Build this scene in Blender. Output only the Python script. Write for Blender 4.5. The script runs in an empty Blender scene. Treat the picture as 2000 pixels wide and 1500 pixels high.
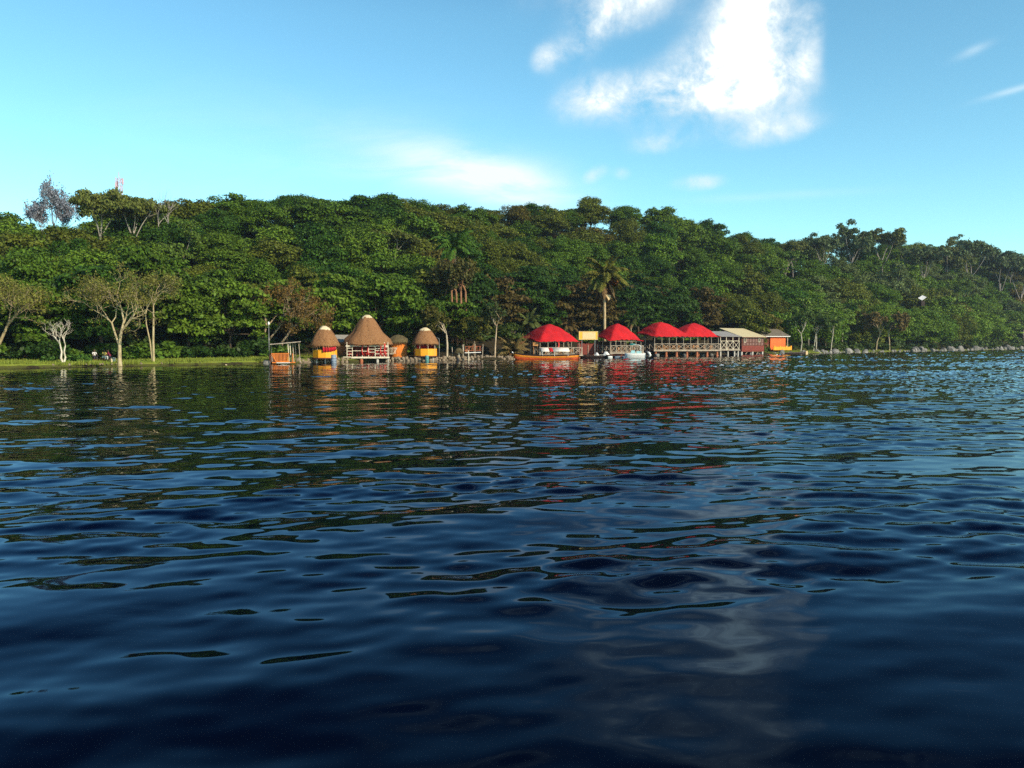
import bpy, math, random
import numpy as np
from mathutils import Vector, Matrix

sc = bpy.context.scene
col = sc.collection
R_ = math.radians
F = 1557.0            # focal length of the photograph in its own pixels
CAMZ = 2.5
SUN_EL, SUN_AZ = 27.0, 131.0      # azimuth clockwise from +Y (the viewing direction)

# ------------------------------------------------------------------ camera
cam = bpy.data.cameras.new('camera'); camo = bpy.data.objects.new('camera', cam); col.objects.link(camo)
camo.location = (0, 0, CAMZ)
camo.rotation_euler = (math.pi / 2 - math.atan(80 / F), 0, 0)
cam.sensor_width = 36; cam.lens = F / 2000 * 36; cam.clip_start = .1; cam.clip_end = 6000
sc.camera = camo
sc.view_settings.view_transform = 'Standard'; sc.view_settings.look = 'None'
sc.view_settings.exposure = 0.14; sc.view_settings.gamma = 1
sc.render.engine = 'CYCLES'
sc.cycles.max_bounces = 6; sc.cycles.diffuse_bounces = 2; sc.cycles.glossy_bounces = 3
sc.cycles.transmission_bounces = 3; sc.cycles.volume_bounces = 0
sc.cycles.use_denoising = False
sc.cycles.sample_clamp_indirect = 6

# ------------------------------------------------------------------ node helper
class N:
    def __init__(s, tree): s.t = tree
    def new(s, typ, **kw):
        n = s.t.nodes.new(typ)
        for k, v in kw.items(): setattr(n, k, v)
        return n
    def put(s, sock, v):
        if hasattr(v, 'is_output') or isinstance(v, bpy.types.NodeSocket): s.t.links.new(v, sock)
        else: sock.default_value = v
    def m(s, op, a, b=None, c=None, clamp=False):
        n = s.new('ShaderNodeMath', operation=op, use_clamp=clamp)
        for i, v in enumerate((a, b, c)):
            if v is not None: s.put(n.inputs[i], v)
        return n.outputs[0]
    def mix(s, f, a, b, blend='MIX'):
        n = s.new('ShaderNodeMix', data_type='RGBA', blend_type=blend)
        s.put(n.inputs[0], f); s.put(n.inputs[6], a); s.put(n.inputs[7], b)
        return n.outputs[2]
    def noise(s, vec, scale, detail=4, rough=.55, dist=0.):
        n = s.new('ShaderNodeTexNoise')
        if vec is not None: s.put(n.inputs['Vector'], vec)
        n.inputs['Scale'].default_value = scale; n.inputs['Detail'].default_value = detail
        n.inputs['Roughness'].default_value = rough; n.inputs['Distortion'].default_value = dist
        return n.outputs['Fac']
    def step(s, x, a, b):
        n = s.new('ShaderNodeMapRange', interpolation_type='SMOOTHSTEP')
        s.put(n.inputs[0], x); s.put(n.inputs[1], a); s.put(n.inputs[2], b)
        return n.outputs[0]

def c4(c): return (c[0], c[1], c[2], 1.0)

# ------------------------------------------------------------------ world: Nishita sky and clouds
w = bpy.data.worlds.new('World'); sc.world = w; w.use_nodes = True
nt = w.node_tree; nt.nodes.clear(); q = N(nt)
sky = q.new('ShaderNodeTexSky', sky_type='NISHITA')
sky.sun_disc = False; sky.sun_elevation = R_(SUN_EL); sky.sun_rotation = R_(SUN_AZ)
sky.altitude = 1100; sky.air_density = 1.0; sky.dust_density = .6; sky.ozone_density = 1.2
hs = q.new('ShaderNodeHueSaturation'); hs.inputs['Saturation'].default_value = 1.12
q.put(hs.inputs['Color'], sky.outputs[0])
skyc = q.mix(1.0, hs.outputs[0], (1.10, 1.56, 1.36, 1), 'MULTIPLY')
tc = q.new('ShaderNodeTexCoord'); sep = q.new('ShaderNodeSeparateXYZ'); q.put(sep.inputs[0], tc.outputs['Generated'])
skyc = q.mix(q.step(sep.outputs[2], .36, .56), skyc, q.mix(1.0, skyc, (.10, .22, .50, 1), 'MULTIPLY'))    # unseen upper sky darkened to deep blue to dim water reflections and ambient fill
ysafe = q.m('MAXIMUM', sep.outputs[1], .02)
U = q.m('DIVIDE', sep.outputs[0], ysafe); V = q.m('DIVIDE', sep.outputs[2], ysafe)
cmb = q.new('ShaderNodeCombineXYZ'); q.put(cmb.inputs[0], U); q.put(cmb.inputs[1], V)
big = q.noise(cmb.outputs[0], 5.5, 7, .58, .35)
fine = q.noise(cmb.outputs[0], 19, 8, .68, .3)
fb = q.m('ADD', q.m('MULTIPLY', q.m('SUBTRACT', big, .5), 2.0), q.m('MULTIPLY', q.m('SUBTRACT', fine, .5), 1.0))
def blob(cx, cy, rx, ry, ang, amp):
    """one cloud mass in the sky: centre, half sizes in photo pixels turned into directions, tilt, strength"""
    u0, v0 = (cx - 1000) / F, (670 - cy) / F
    a, b = rx / F, ry / F
    ca, sa = math.cos(R_(ang)), math.sin(R_(ang))
    du, dv = q.m('SUBTRACT', U, u0), q.m('SUBTRACT', V, v0)
    e1 = q.m('DIVIDE', q.m('ADD', q.m('MULTIPLY', du, ca), q.m('MULTIPLY', dv, sa)), a)
    e2 = q.m('DIVIDE', q.m('SUBTRACT', q.m('MULTIPLY', dv, ca), q.m('MULTIPLY', du, sa)), b)
    r2 = q.m('ADD', q.m('MULTIPLY', e1, e1), q.m('MULTIPLY', e2, e2))
    return q.m('MULTIPLY', q.m('POWER', 2.71828, q.m('MULTIPLY', r2, -1.0)), amp)
def total(blobs):
    t = None
    for b in blobs:
        v = blob(*b); t = v if t is None else q.m('ADD', t, v)
    return t
puff = total([(1462, 40, 70, 120, -20, 1.15), (1365, 140, 150, 66, 36, .82), (1215, 195, 135, 44, 14, .72), (1430, 200, 135, 46, 6, .92), (1500, 150, 60, 60, 0, .6),
              (1566, 100, 32, 85, -8, .62), (1500, 265, 105, 28, 12, .72), (1295, 285, 66, 22, 8, .62), (1225, 20, 95, 52, 20, .78),
              (1140, 85, 75, 34, 42, .7), (1062, 122, 32, 24, 50, .75), (1360, 360, 56, 17, 4, .85), (1160, 345, 28, 16, 30, .7), (1212, 344, 18, 13, 0, .75), (1150, 190, 60, 40, 20, .6),
              (1330, -120, 330, 90, 20, .75), (950, -260, 300, 80, 10, .6), (1700, -420, 360, 110, -10, .7)])
tex = q.m('ADD', 1.0, q.m('ADD', q.m('MULTIPLY', q.m('SUBTRACT', big, .5), 3.0), q.m('MULTIPLY', q.m('SUBTRACT', fine, .5), 2.6)))
dens = q.m('MULTIPLY', puff, tex)
cov = q.m('MULTIPLY', q.step(dens, .05, 1.35), .97)
cov = q.m('MULTIPLY', cov, q.step(puff, .08, .40))
wisp = total([(905, 335, 165, 46, -12, .85), (1010, 370, 120, 40, -14, .7), (1530, 385, 150, 8, 3, .22), (1960, 186, 60, 6, 16, .45), (1885, 110, 34, 8, 24, .28), (820, 345, 190, 14, -4, .3),
              (620, 300, 420, 110, -6, .12)])
st = q.new('ShaderNodeVectorMath', operation='MULTIPLY'); q.put(st.inputs[0], cmb.outputs[0]); st.inputs[1].default_value = (1, 3.6, 1)
streak = q.noise(st.outputs[0], 6, 6, .6, .5)
cov2 = q.m('MULTIPLY', wisp, q.m('ADD', .75, q.m('MULTIPLY', q.m('SUBTRACT', streak, .5), 2.6)), clamp=True)
# thick middle of the cloud is whiter, the thin underside greyer (seen against its own base)
core = q.step(dens, .85, 2.1)
ccol = q.mix(core, (5.7, 6.3, 6.5, 1), (12.5, 13.0, 11.6, 1))
under = q.m('MULTIPLY', q.step(blob(1330, 218, 170, 30, 10, 1.0), .2, .9), .34)
ccol = q.mix(under, ccol, (4.6, 5.5, 5.8, 1))
c1 = q.mix(cov2, skyc, (6.0, 6.9, 7.2, 1))
c2 = q.mix(cov, c1, ccol)
front = q.step(sep.outputs[1], .03, .12)
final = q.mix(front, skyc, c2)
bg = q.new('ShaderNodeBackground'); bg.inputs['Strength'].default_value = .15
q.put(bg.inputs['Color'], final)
wo = q.new('ShaderNodeOutputWorld'); q.put(wo.inputs['Surface'], bg.outputs[0])

# ------------------------------------------------------------------ sun
sl = bpy.data.lights.new('sun', 'SUN'); slo = bpy.data.objects.new('sun', sl); col.objects.link(slo)
sl.energy = 5.0; sl.angle = R_(.5); sl.color = (1.0, .87, .68)
sd = Vector((math.cos(R_(SUN_EL)) * math.sin(R_(SUN_AZ)), math.cos(R_(SUN_EL)) * math.cos(R_(SUN_AZ)), math.sin(R_(SUN_EL))))
slo.rotation_euler = sd.to_track_quat('Z', 'Y').to_euler()
slo.location = sd * 200

# ------------------------------------------------------------------ object helpers
def at(px, d, z=0.): return Vector(((px - 1000) / F * d, d, z))
def zat(py, d): return CAMZ - (py - 670) / F * d
def tag(o, label=None, cat=None, group=None, kind=None):
    if label: o['label'] = label
    if cat: o['category'] = cat
    if group: o['group'] = group
    if kind: o['kind'] = kind
    return o
def thing(name, label, cat, loc=(0, 0, 0), rz=0., group=None):
    o = bpy.data.objects.new(name, None); col.objects.link(o)
    o.empty_display_size = .3
    o.location = loc; o.rotation_euler = (0, 0, rz)
    return tag(o, label, cat, group)
def link(name, mesh, parent=None):
    o = bpy.data.objects.new(name, mesh); col.objects.link(o)
    if parent is not None: o.parent = parent
    return o
def copy_tree(o, parent=None):
    c = o.copy(); col.objects.link(c)
    if parent is not None: c.parent = parent
    for ch in list(o.children): copy_tree(ch, c)
    return c

class MB:
    def __init__(s): s.v = []; s.f = []
    def add(s, vs, fs):
        b = len(s.v); s.v += [tuple(x) for x in vs]; s.f += [tuple(b + i for i in f) for f in fs]
    def box(s, c, d, rz=0.):
        cx, cy, cz = c; x, y, z = d[0] / 2, d[1] / 2, d[2] / 2
        ca, sa = math.cos(rz), math.sin(rz)
        vs = [(cx + ca * i * x - sa * j * y, cy + sa * i * x + ca * j * y, cz + k * z) for k in (-1, 1) for (i, j) in ((-1, -1), (1, -1), (1, 1), (-1, 1))]
        s.add(vs, [(3, 2, 1, 0), (4, 5, 6, 7), (0, 1, 5, 4), (1, 2, 6, 5), (2, 3, 7, 6), (3, 0, 4, 7)]); return s
    def beam(s, p, r, w, h=None):
        p = Vector(p); r = Vector(r); h = h or w; d = (r - p).normalized()
        up = Vector((0, 0, 1)) if abs(d.z) < .95 else Vector((0, 1, 0))
        x = d.cross(up).normalized() * w / 2; y = x.cross(d).normalized() * h / 2
        vs = [a + i * x + j * y for a in (p, r) for (i, j) in ((-1, -1), (1, -1), (1, 1), (-1, 1))]
        s.add(vs, [(3, 2, 1, 0), (4, 5, 6, 7), (0, 1, 5, 4), (1, 2, 6, 5), (2, 3, 7, 6), (3, 0, 4, 7)]); return s
    def tube(s, pts, rad, n=6, caps=True):
        pts = [Vector(p) for p in pts]
        if not hasattr(rad, '__len__'): rad = [rad] * len(pts)
        vs = []; ref = Vector((.31, .17, .93)) if abs((pts[-1] - pts[0]).normalized().z) < .8 else Vector((1, .1, 0))
        for i, p in enumerate(pts):
            d = (pts[min(i + 1, len(pts) - 1)] - pts[max(i - 1, 0)]).normalized()
            x = d.cross(ref).normalized(); y = d.cross(x)
            for k in range(n):
                a = 2 * math.pi * k / n
                vs.append(p + (x * math.cos(a) + y * math.sin(a)) * rad[i])
        fs = [(i * n + k, i * n + (k + 1) % n, (i + 1) * n + (k + 1) % n, (i + 1) * n + k) for i in range(len(pts) - 1) for k in range(n)]
        if caps: fs += [tuple(range(n - 1, -1, -1)), tuple(range((len(pts) - 1) * n, len(pts) * n))]
        s.add(vs, fs); return s
    def lathe(s, prof, n=24, c=(0, 0, 0), fn=None):
        vs = []
        for i, (r, z) in enumerate(prof):
            for k in range(n):
                a = 2 * math.pi * k / n
                rr, zz = (r, z) if fn is None else fn(r, z, a, i)
                vs.append((c[0] + rr * math.cos(a), c[1] + rr * math.sin(a), c[2] + zz))
        fs = [(i * n + k, i * n + (k + 1) % n, (i + 1) * n + (k + 1) % n, (i + 1) * n + k) for i in range(len(prof) - 1) for k in range(n)]
        s.add(vs, fs); return s
    def poly(s, pts, th):
        """a flat polygon (any plane) given a thickness along th"""
        th = Vector(th); n = len(pts); a = [Vector(p) for p in pts]; b = [p + th for p in a]
        s.add(a + b, [tuple(range(n - 1, -1, -1)), tuple(range(n, 2 * n))] + [(i, (i + 1) % n, n + (i + 1) % n, n + i) for i in range(n)]); return s
    def build(s, name, mat, parent=None, smooth=False):
        me = bpy.data.meshes.new(name); me.from_pydata(s.v, [], s.f); me.update()
        me.materials.append(mat)
        if smooth: me.shade_smooth()
        return link(name, me, parent)

def np_mesh(name, v, f, mat, smooth=False):
    v = np.asarray(v, np.float32); f = np.asarray(f, np.int32); k = f.shape[1]
    me = bpy.data.meshes.new(name)
    me.vertices.add(len(v)); me.vertices.foreach_set('co', v.ravel())
    me.loops.add(f.size); me.loops.foreach_set('vertex_index', f.ravel())
    me.polygons.add(len(f)); me.polygons.foreach_set('loop_start', np.arange(0, f.size, k, dtype=np.int32))
    me.polygons.foreach_set('loop_total', np.full(len(f), k, np.int32))
    me.update(calc_edges=True); me.validate()
    me.materials.append(mat)
    if smooth: me.shade_smooth()
    return me

# ------------------------------------------------------------------ materials
def mat(name, c, rough=.7, var=.25, scale=3., bump=0., bscale=20., stretch=(1, 1, 1), c2=None, spec=.3, metal=0.):
    m = bpy.data.materials.new(name); m.use_nodes = True; k = N(m.node_tree)
    p = m.node_tree.nodes['Principled BSDF']
    t = k.new('ShaderNodeTexCoord'); mp = k.new('ShaderNodeMapping'); k.put(mp.inputs[0], t.outputs['Object']); mp.inputs['Scale'].default_value = stretch
    f = k.noise(mp.outputs[0], scale, 5, .6)
    f = k.step(f, .28, .72)
    lo = c2 if c2 else tuple(x * (1 - var) for x in c); hi = c if c2 else tuple(min(1, x * (1 + var * .6)) for x in c)
    k.put(p.inputs['Base Color'], k.mix(f, c4(lo), c4(hi)))
    p.inputs['Roughness'].default_value = rough; p.inputs['Metallic'].default_value = metal
    p.inputs['Specular IOR Level'].default_value = spec
    if bump:
        b = k.new('ShaderNodeBump'); b.inputs['Strength'].default_value = bump; b.inputs['Distance'].default_value = .05
        k.put(b.inputs['Height'], k.noise(mp.outputs[0], bscale, 4, .6)); k.put(p.inputs['Normal'], b.outputs[0])
    return m

def leaf_mat(name, trans=.22, rough=.5, spread=.5):
    """foliage: the object's own colour, varied leaf by leaf"""
    m = bpy.data.materials.new(name); m.use_nodes = True; k = N(m.node_tree); m.node_tree.nodes.clear()
    oi = k.new('ShaderNodeObjectInfo'); g = k.new('ShaderNodeNewGeometry'); h = k.new('ShaderNodeHueSaturation')
    r = g.outputs['Random Per Island']
    t = k.new('ShaderNodeTexCoord'); nz = k.noise(t.outputs['Object'], .7, 3, .6)
    h.inputs['Saturation'].default_value = 1.0
    k.put(h.inputs['Hue'], k.m('ADD', .475, k.m('MULTIPLY', nz, .05)))
    k.put(h.inputs['Value'], k.m('ADD', 1 - spread, k.m('MULTIPLY', r, 2 * spread)))
    k.put(h.inputs['Color'], oi.outputs['Color'])
    p = k.new('ShaderNodeBsdfPrincipled'); k.put(p.inputs['Base Color'], h.outputs[0]); p.inputs['Roughness'].default_value = rough
    p.inputs['Specular IOR Level'].default_value = .12
    tr = k.new('ShaderNodeBsdfTranslucent'); k.put(tr.inputs[0], h.outputs[0])
    mx = k.new('ShaderNodeMixShader'); mx.inputs[0].default_value = trans
    k.put(mx.inputs[1], p.outputs[0]); k.put(mx.inputs[2], tr.outputs[0])
    o = k.new('ShaderNodeOutputMaterial'); k.put(o.inputs[0], mx.outputs[0])
    return m

def bark_mat(name):
    m = bpy.data.materials.new(name); m.use_nodes = True; k = N(m.node_tree)
    p = m.node_tree.nodes['Principled BSDF']; oi = k.new('ShaderNodeObjectInfo')
    t = k.new('ShaderNodeTexCoord'); mp = k.new('ShaderNodeMapping'); k.put(mp.inputs[0], t.outputs['Object']); mp.inputs['Scale'].default_value = (4, 4, 1)
    f = k.step(k.noise(mp.outputs[0], 1.6, 5, .65), .3, .7)
    dark = k.mix(1., oi.outputs['Color'], (.55, .5, .42, 1), 'MULTIPLY')
    k.put(p.inputs['Base Color'], k.mix(f, dark, oi.outputs['Color'])); p.inputs['Roughness'].default_value = .85
    p.inputs['Specular IOR Level'].default_value = .15
    return m

LEAF = leaf_mat('foliage'); BARK = bark_mat('bark')
M = dict(
    thatch=mat('thatch', (.34, .175, .075), .95, .35, 2.0, .9, 14, (5, 5, .8), c2=(.21, .088, .03)),
    straw=mat('straw cap', (.74, .60, .36), .9, .25, 5, .6, 20, (5, 5, 1)),
    moss=mat('mossy thatch', (.16, .13, .05), .95, .4, 1.6, .8, 12, (4, 4, 1), c2=(.07, .05, .03)),
    yellow=mat('yellow orange paint', (.86, .36, .015), .55, .12, 2.5, .15, 10, (1, 1, .3)),
    orange=mat('orange paint', (.80, .14, .02), .6, .2, 2.0, .15, 8),
    rust=mat('orange brown plaster', (.50, .15, .04), .8, .25, 1.2, .2, 10),
    slat=mat('orange stained timber', (.72, .20, .025), .7, .3, 4, .3, 16, (1, 1, .3)),
    red=mat('red canvas', (.60, .010, .013), .85, .2, .55, .8, 2.2, c2=(.40, .008, .012)),
    cloth=mat('red cloth', (.50, .012, .025), .8, .25, 4),
    redplastic=mat('red plastic', (.62, .05, .04), .4, .1, 4),
    grey_wood=mat('weathered grey timber', (.42, .34, .25), .85, .35, 5, .4, 18, (1, 1, .4)),
    pale_wood=mat('pale painted timber', (.72, .62, .45), .75, .25, 4, .3, 16),
    warm_wood=mat('varnished timber', (.55, .25, .08), .5, .35, 5, .2, 14),
    brown=mat('brown boards', (.13, .045, .026), .8, .35, 3, .4, 14, (6, 6, .5)),
    brown_pane=mat('dull brown shutter', (.20, .10, .075), .5, .3, 2.5),
    maroon=mat('maroon boards', (.20, .04, .025), .8, .3, 3, .3, 12),
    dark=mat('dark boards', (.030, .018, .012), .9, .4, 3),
    pillar=mat('red earth pillar', (.40, .13, .06), .9, .35, 4, .5, 14),
    concrete=mat('pale concrete', (.46, .42, .36), .9, .25, 4, .4, 14),
    iron=mat('grey sheet roof', (.34, .32, .28), .6, .25, 1.5, .3, 6, (8, .6, 1)),
    tin=mat('cream sheet roof', (.62, .53, .30), .6, .10, 1.5, .35, 5, (9, .4, 1)),
    tile=mat('grey brown roof', (.17, .14, .10), .9, .35, 2.5, .5, 12),
    white=mat('white paint', (.80, .78, .72), .45, .08, 5),
    offwhite=mat('white canvas', (.74, .66, .56), .8, .15, 2.5, .2, 6),
    teal=mat('teal canvas', (.02, .24, .22), .7, .2, 5),
    aqua=mat('pale aqua perspex', (.36, .62, .62), .25, .1, 4),
    black=mat('black plastic', (.015, .015, .017), .4, .2, 5),
    bluegrey=mat('faded blue drum', (.22, .27, .33), .6, .35, 4),
    tealdrum=mat('teal drum', (.10, .28, .26), .6, .3, 4),
    hull=mat('yellow orange hull paint', (.80, .26, .02), .45, .25, 1.5, .1, 5, (.5, 3, 3)),
    hullred=mat('red hull paint', (.55, .08, .015), .5, .25, 2),
    darkhull=mat('dark wet hull', (.030, .016, .012), .5, .35, 3),
    signyellow=mat('yellow sign paint', (.82, .50, .05), .5, .08, 4),
    signpale=mat('pale orange sign panel', (.86, .60, .30), .5, .1, 3),
    steel=mat('galvanised pole', (.26, .26, .25), .45, .2, 6, metal=.3),
    lamp=mat('white lamp glass', (.85, .85, .80), .3, .05, 4),
    mast=mat('red and white mast paint', (.66, .44, .48), .6, .2, 3),
    stone=mat('stone', (.34, .26, .17), .9, .5, 1.8, .7, 7, c2=(.13, .095, .06)),
    greystone=mat('grey stone', (.30, .28, .24), .9, .5, 1.6, .7, 7, c2=(.10, .095, .085)),
    skin=mat('skin', (.10, .05, .03), .55, .1, 5), hair=mat('dark hair', (.012, .010, .009), .8, .2, 30),
    shirt_y=mat('yellow shirt', (.55, .42, .10), .8, .12, 5), shirt_m=mat('maroon shirt', (.22, .015, .05), .8, .12, 5), shirt_w=mat('pale shirt', (.62, .58, .55), .8, .1, 5),
    trou_w=mat('white trousers', (.66, .64, .56), .8, .1, 5), trou_d=mat('dark trousers', (.04, .035, .05), .8, .2, 5),
)

# ------------------------------------------------------------------ shoreline (metres), read off the photo's waterline
SH = [(0, 77.9), (300, 86.5), (520, 95), (620, 102), (750, 108), (850, 111.5), (1000, 121.6), (1130, 130), (1250, 139), (1400, 156), (1540, 177), (1700, 205), (1850, 243), (2000, 300)]
P0 = np.array([0., 121.6]); ANG = R_(42.5)
DI = np.array([math.cos(ANG), math.sin(ANG)]); NO = np.array([-math.sin(ANG), math.cos(ANG)])
_pts = np.array([[(p - 1000) / F * d, d] for p, d in SH]) - P0
SU, SO = _pts @ DI, _pts @ NO
SU = np.concatenate([[-400], SU, [900]]); SO = np.concatenate([[SO[0] + 4], SO, [SO[-1] + 4]])
def off(u): return np.interp(u, SU, SO)
def inlet(u):                                     # the bank steps back under the stilted buildings
    return 5.0 * np.clip((np.asarray(u) - 1) / 4, 0, 1) * np.clip((75 - np.asarray(u)) / 5, 0, 1)
def W(u, s):
    p = P0 + DI * u + NO * (off(u) + s); return p
def uv_of(x, y):
    r = np.array([x, y]) - P0; u = float(r @ DI); return u, float(r @ NO) - float(off(u))
def px_of(x, y): return 1000 + F * x / y
SKY = [(-300, 410), (0, 404), (60, 408), (160, 414), (260, 400), (340, 392), (430, 377), (500, 378), (570, 370), (650, 377), (720, 376), (800, 386), (880, 403), (960, 403), (1040, 396), (1130, 400), (1200, 406), (1260, 417), (1330, 430),
       (1400, 443), (1480, 474), (1560, 480), (1700, 478), (1850, 496), (2000, 510), (2300, 525)]
def s_r(u): return np.interp(u, [60, 230], [74, 42])
_ru, _rz = [], []
for p, y in SKY:
    u = 0.
    for _ in range(30):
        k = (p - 1000) / F; b = P0 + NO * (off(u) + s_r(u))
        u = .5 * u + .5 * (k * b[1] - b[0]) / (DI[0] - k * DI[1])
    d = b[1] + u * DI[1]
    _ru.append(u); _rz.append(CAMZ + (670 - y) / F * d - np.interp(p, [1300, 1600], [7.6, 9]))
_o = np.argsort(_ru); RU, RZ = np.array(_ru)[_o], np.array(_rz)[_o]
def rnoise(u, s): return np.sin(u * .11 + s * .07) * .5 + np.sin(u * .23 - s * .13 + 2) * .3 + np.sin(u * .05 + s * .21 + 1) * .3
def H(u, s):
    u = np.asarray(u, float); s = np.asarray(s, float)
    R = np.interp(u, RU, RZ); sr = s_r(u); s0 = 9.
    t = np.clip((s - s0) / (sr - s0), 0, 1)
    z = .55 + np.clip(s / 12, 0, 1) * .25 + (R - 1.1) * t ** 1.1 + rnoise(u, s) * .5 * np.clip((s - 8) / 15, 0, 1)
    z = z - .08 * np.clip(s - sr, 0, 60)
    e = s - inlet(u)
    bank = np.interp(e, [-12, -1.2, -.1, .0, .3, 2, 6], [-2.5, -.9, -.25, .26, .40, .52, .62])
    return np.where(e < 6, np.minimum(bank, z), z)

# ------------------------------------------------------------------ ground
def ground():
    us = np.concatenate([np.arange(-330, -90, 8.), np.arange(-90, 120, .7), np.arange(120, 420, 2.), np.arange(420, 900, 16.)])
    ss = np.concatenate([[-12, -3, -1.2, -.5, -.15, .0, .12, .3, .6, 1, 1.6, 2.4, 3.4, 4.6, 5.2, 6, 7, 8, 9, 10.5, 12, 14, 16, 18.5], np.arange(21, 110, 4.), [120, 150, 200, 300, 500]])
    Ug, Sg = np.meshgrid(us, ss, indexing='ij')
    wob = (np.sin(Ug * 1.7) + np.sin(Ug * .63 + 1) * 1.3 + np.sin(Ug * 3.9 + 2) * .6 + np.sin(Ug * .31) * 1.5) * .2
    inl = inlet(Ug) * np.clip((12 - Sg) / 12, 0, 1)
    S2 = Sg + inl
    p = P0 + Ug[..., None] * DI + (off(Ug) + S2 + wob)[..., None] * NO
    z = H(Ug, S2) + (np.sin(Ug * 2.3 + Sg * 3) * .5 + np.sin(Ug * 5.1 - Sg * 2)) * .025
    v = np.concatenate([p, z[..., None]], -1).reshape(-1, 3)
    nu, ns = Ug.shape
    i = np.arange(nu * ns).reshape(nu, ns)
    f = np.stack([i[:-1, :-1], i[1:, :-1], i[1:, 1:], i[:-1, 1:]], -1).reshape(-1, 4)
    m = bpy.data.materials.new('earth and grass'); m.use_nodes = True; k = N(m.node_tree); P = m.node_tree.nodes['Principled BSDF']
    a = k.new('ShaderNodeAttribute', attribute_name='lawn')
    t = k.new('ShaderNodeTexCoord')
    n1 = k.step(k.noise(t.outputs['Object'], .45, 5, .6), .3, .7); n2 = k.step(k.noise(t.outputs['Object'], 4, 5, .65), .3, .7)
    g = k.mix(n1, (.20, .27, .026, 1), (.30, .33, .045, 1)); g = k.mix(k.m('MULTIPLY', n2, .55), g, (.09, .13, .018, 1))
    e = k.mix(n2, (.020, .017, .009, 1), (.045, .034, .016, 1))
    k.put(P.inputs['Base Color'], k.mix(k.m('MULTIPLY', a.outputs['Fac'], k.step(k.m('ADD', n1, k.m('MULTIPLY', a.outputs['Fac'], .55)), .30, .62)), e, g))
    P.inputs['Roughness'].default_value = .95; P.inputs['Specular IOR Level'].default_value = .1
    me = np_mesh('ground', v, f, m, True)
    lawn = np.clip((Sg + .02) / .08, 0, 1) * np.clip((10.5 - Sg) / 3, 0, 1) * np.clip((np.interp(Ug, [-30, -22, 72, 80], [1, 0, 0, 1])), 0, 1)
    me.attributes.new('lawn', 'FLOAT', 'POINT').data.foreach_set('value', lawn.astype(np.float32).ravel())
    o = link('ground', me); tag(o, 'grassy bank rising into a wooded hillside', 'ground', kind='structure')
ground()

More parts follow.
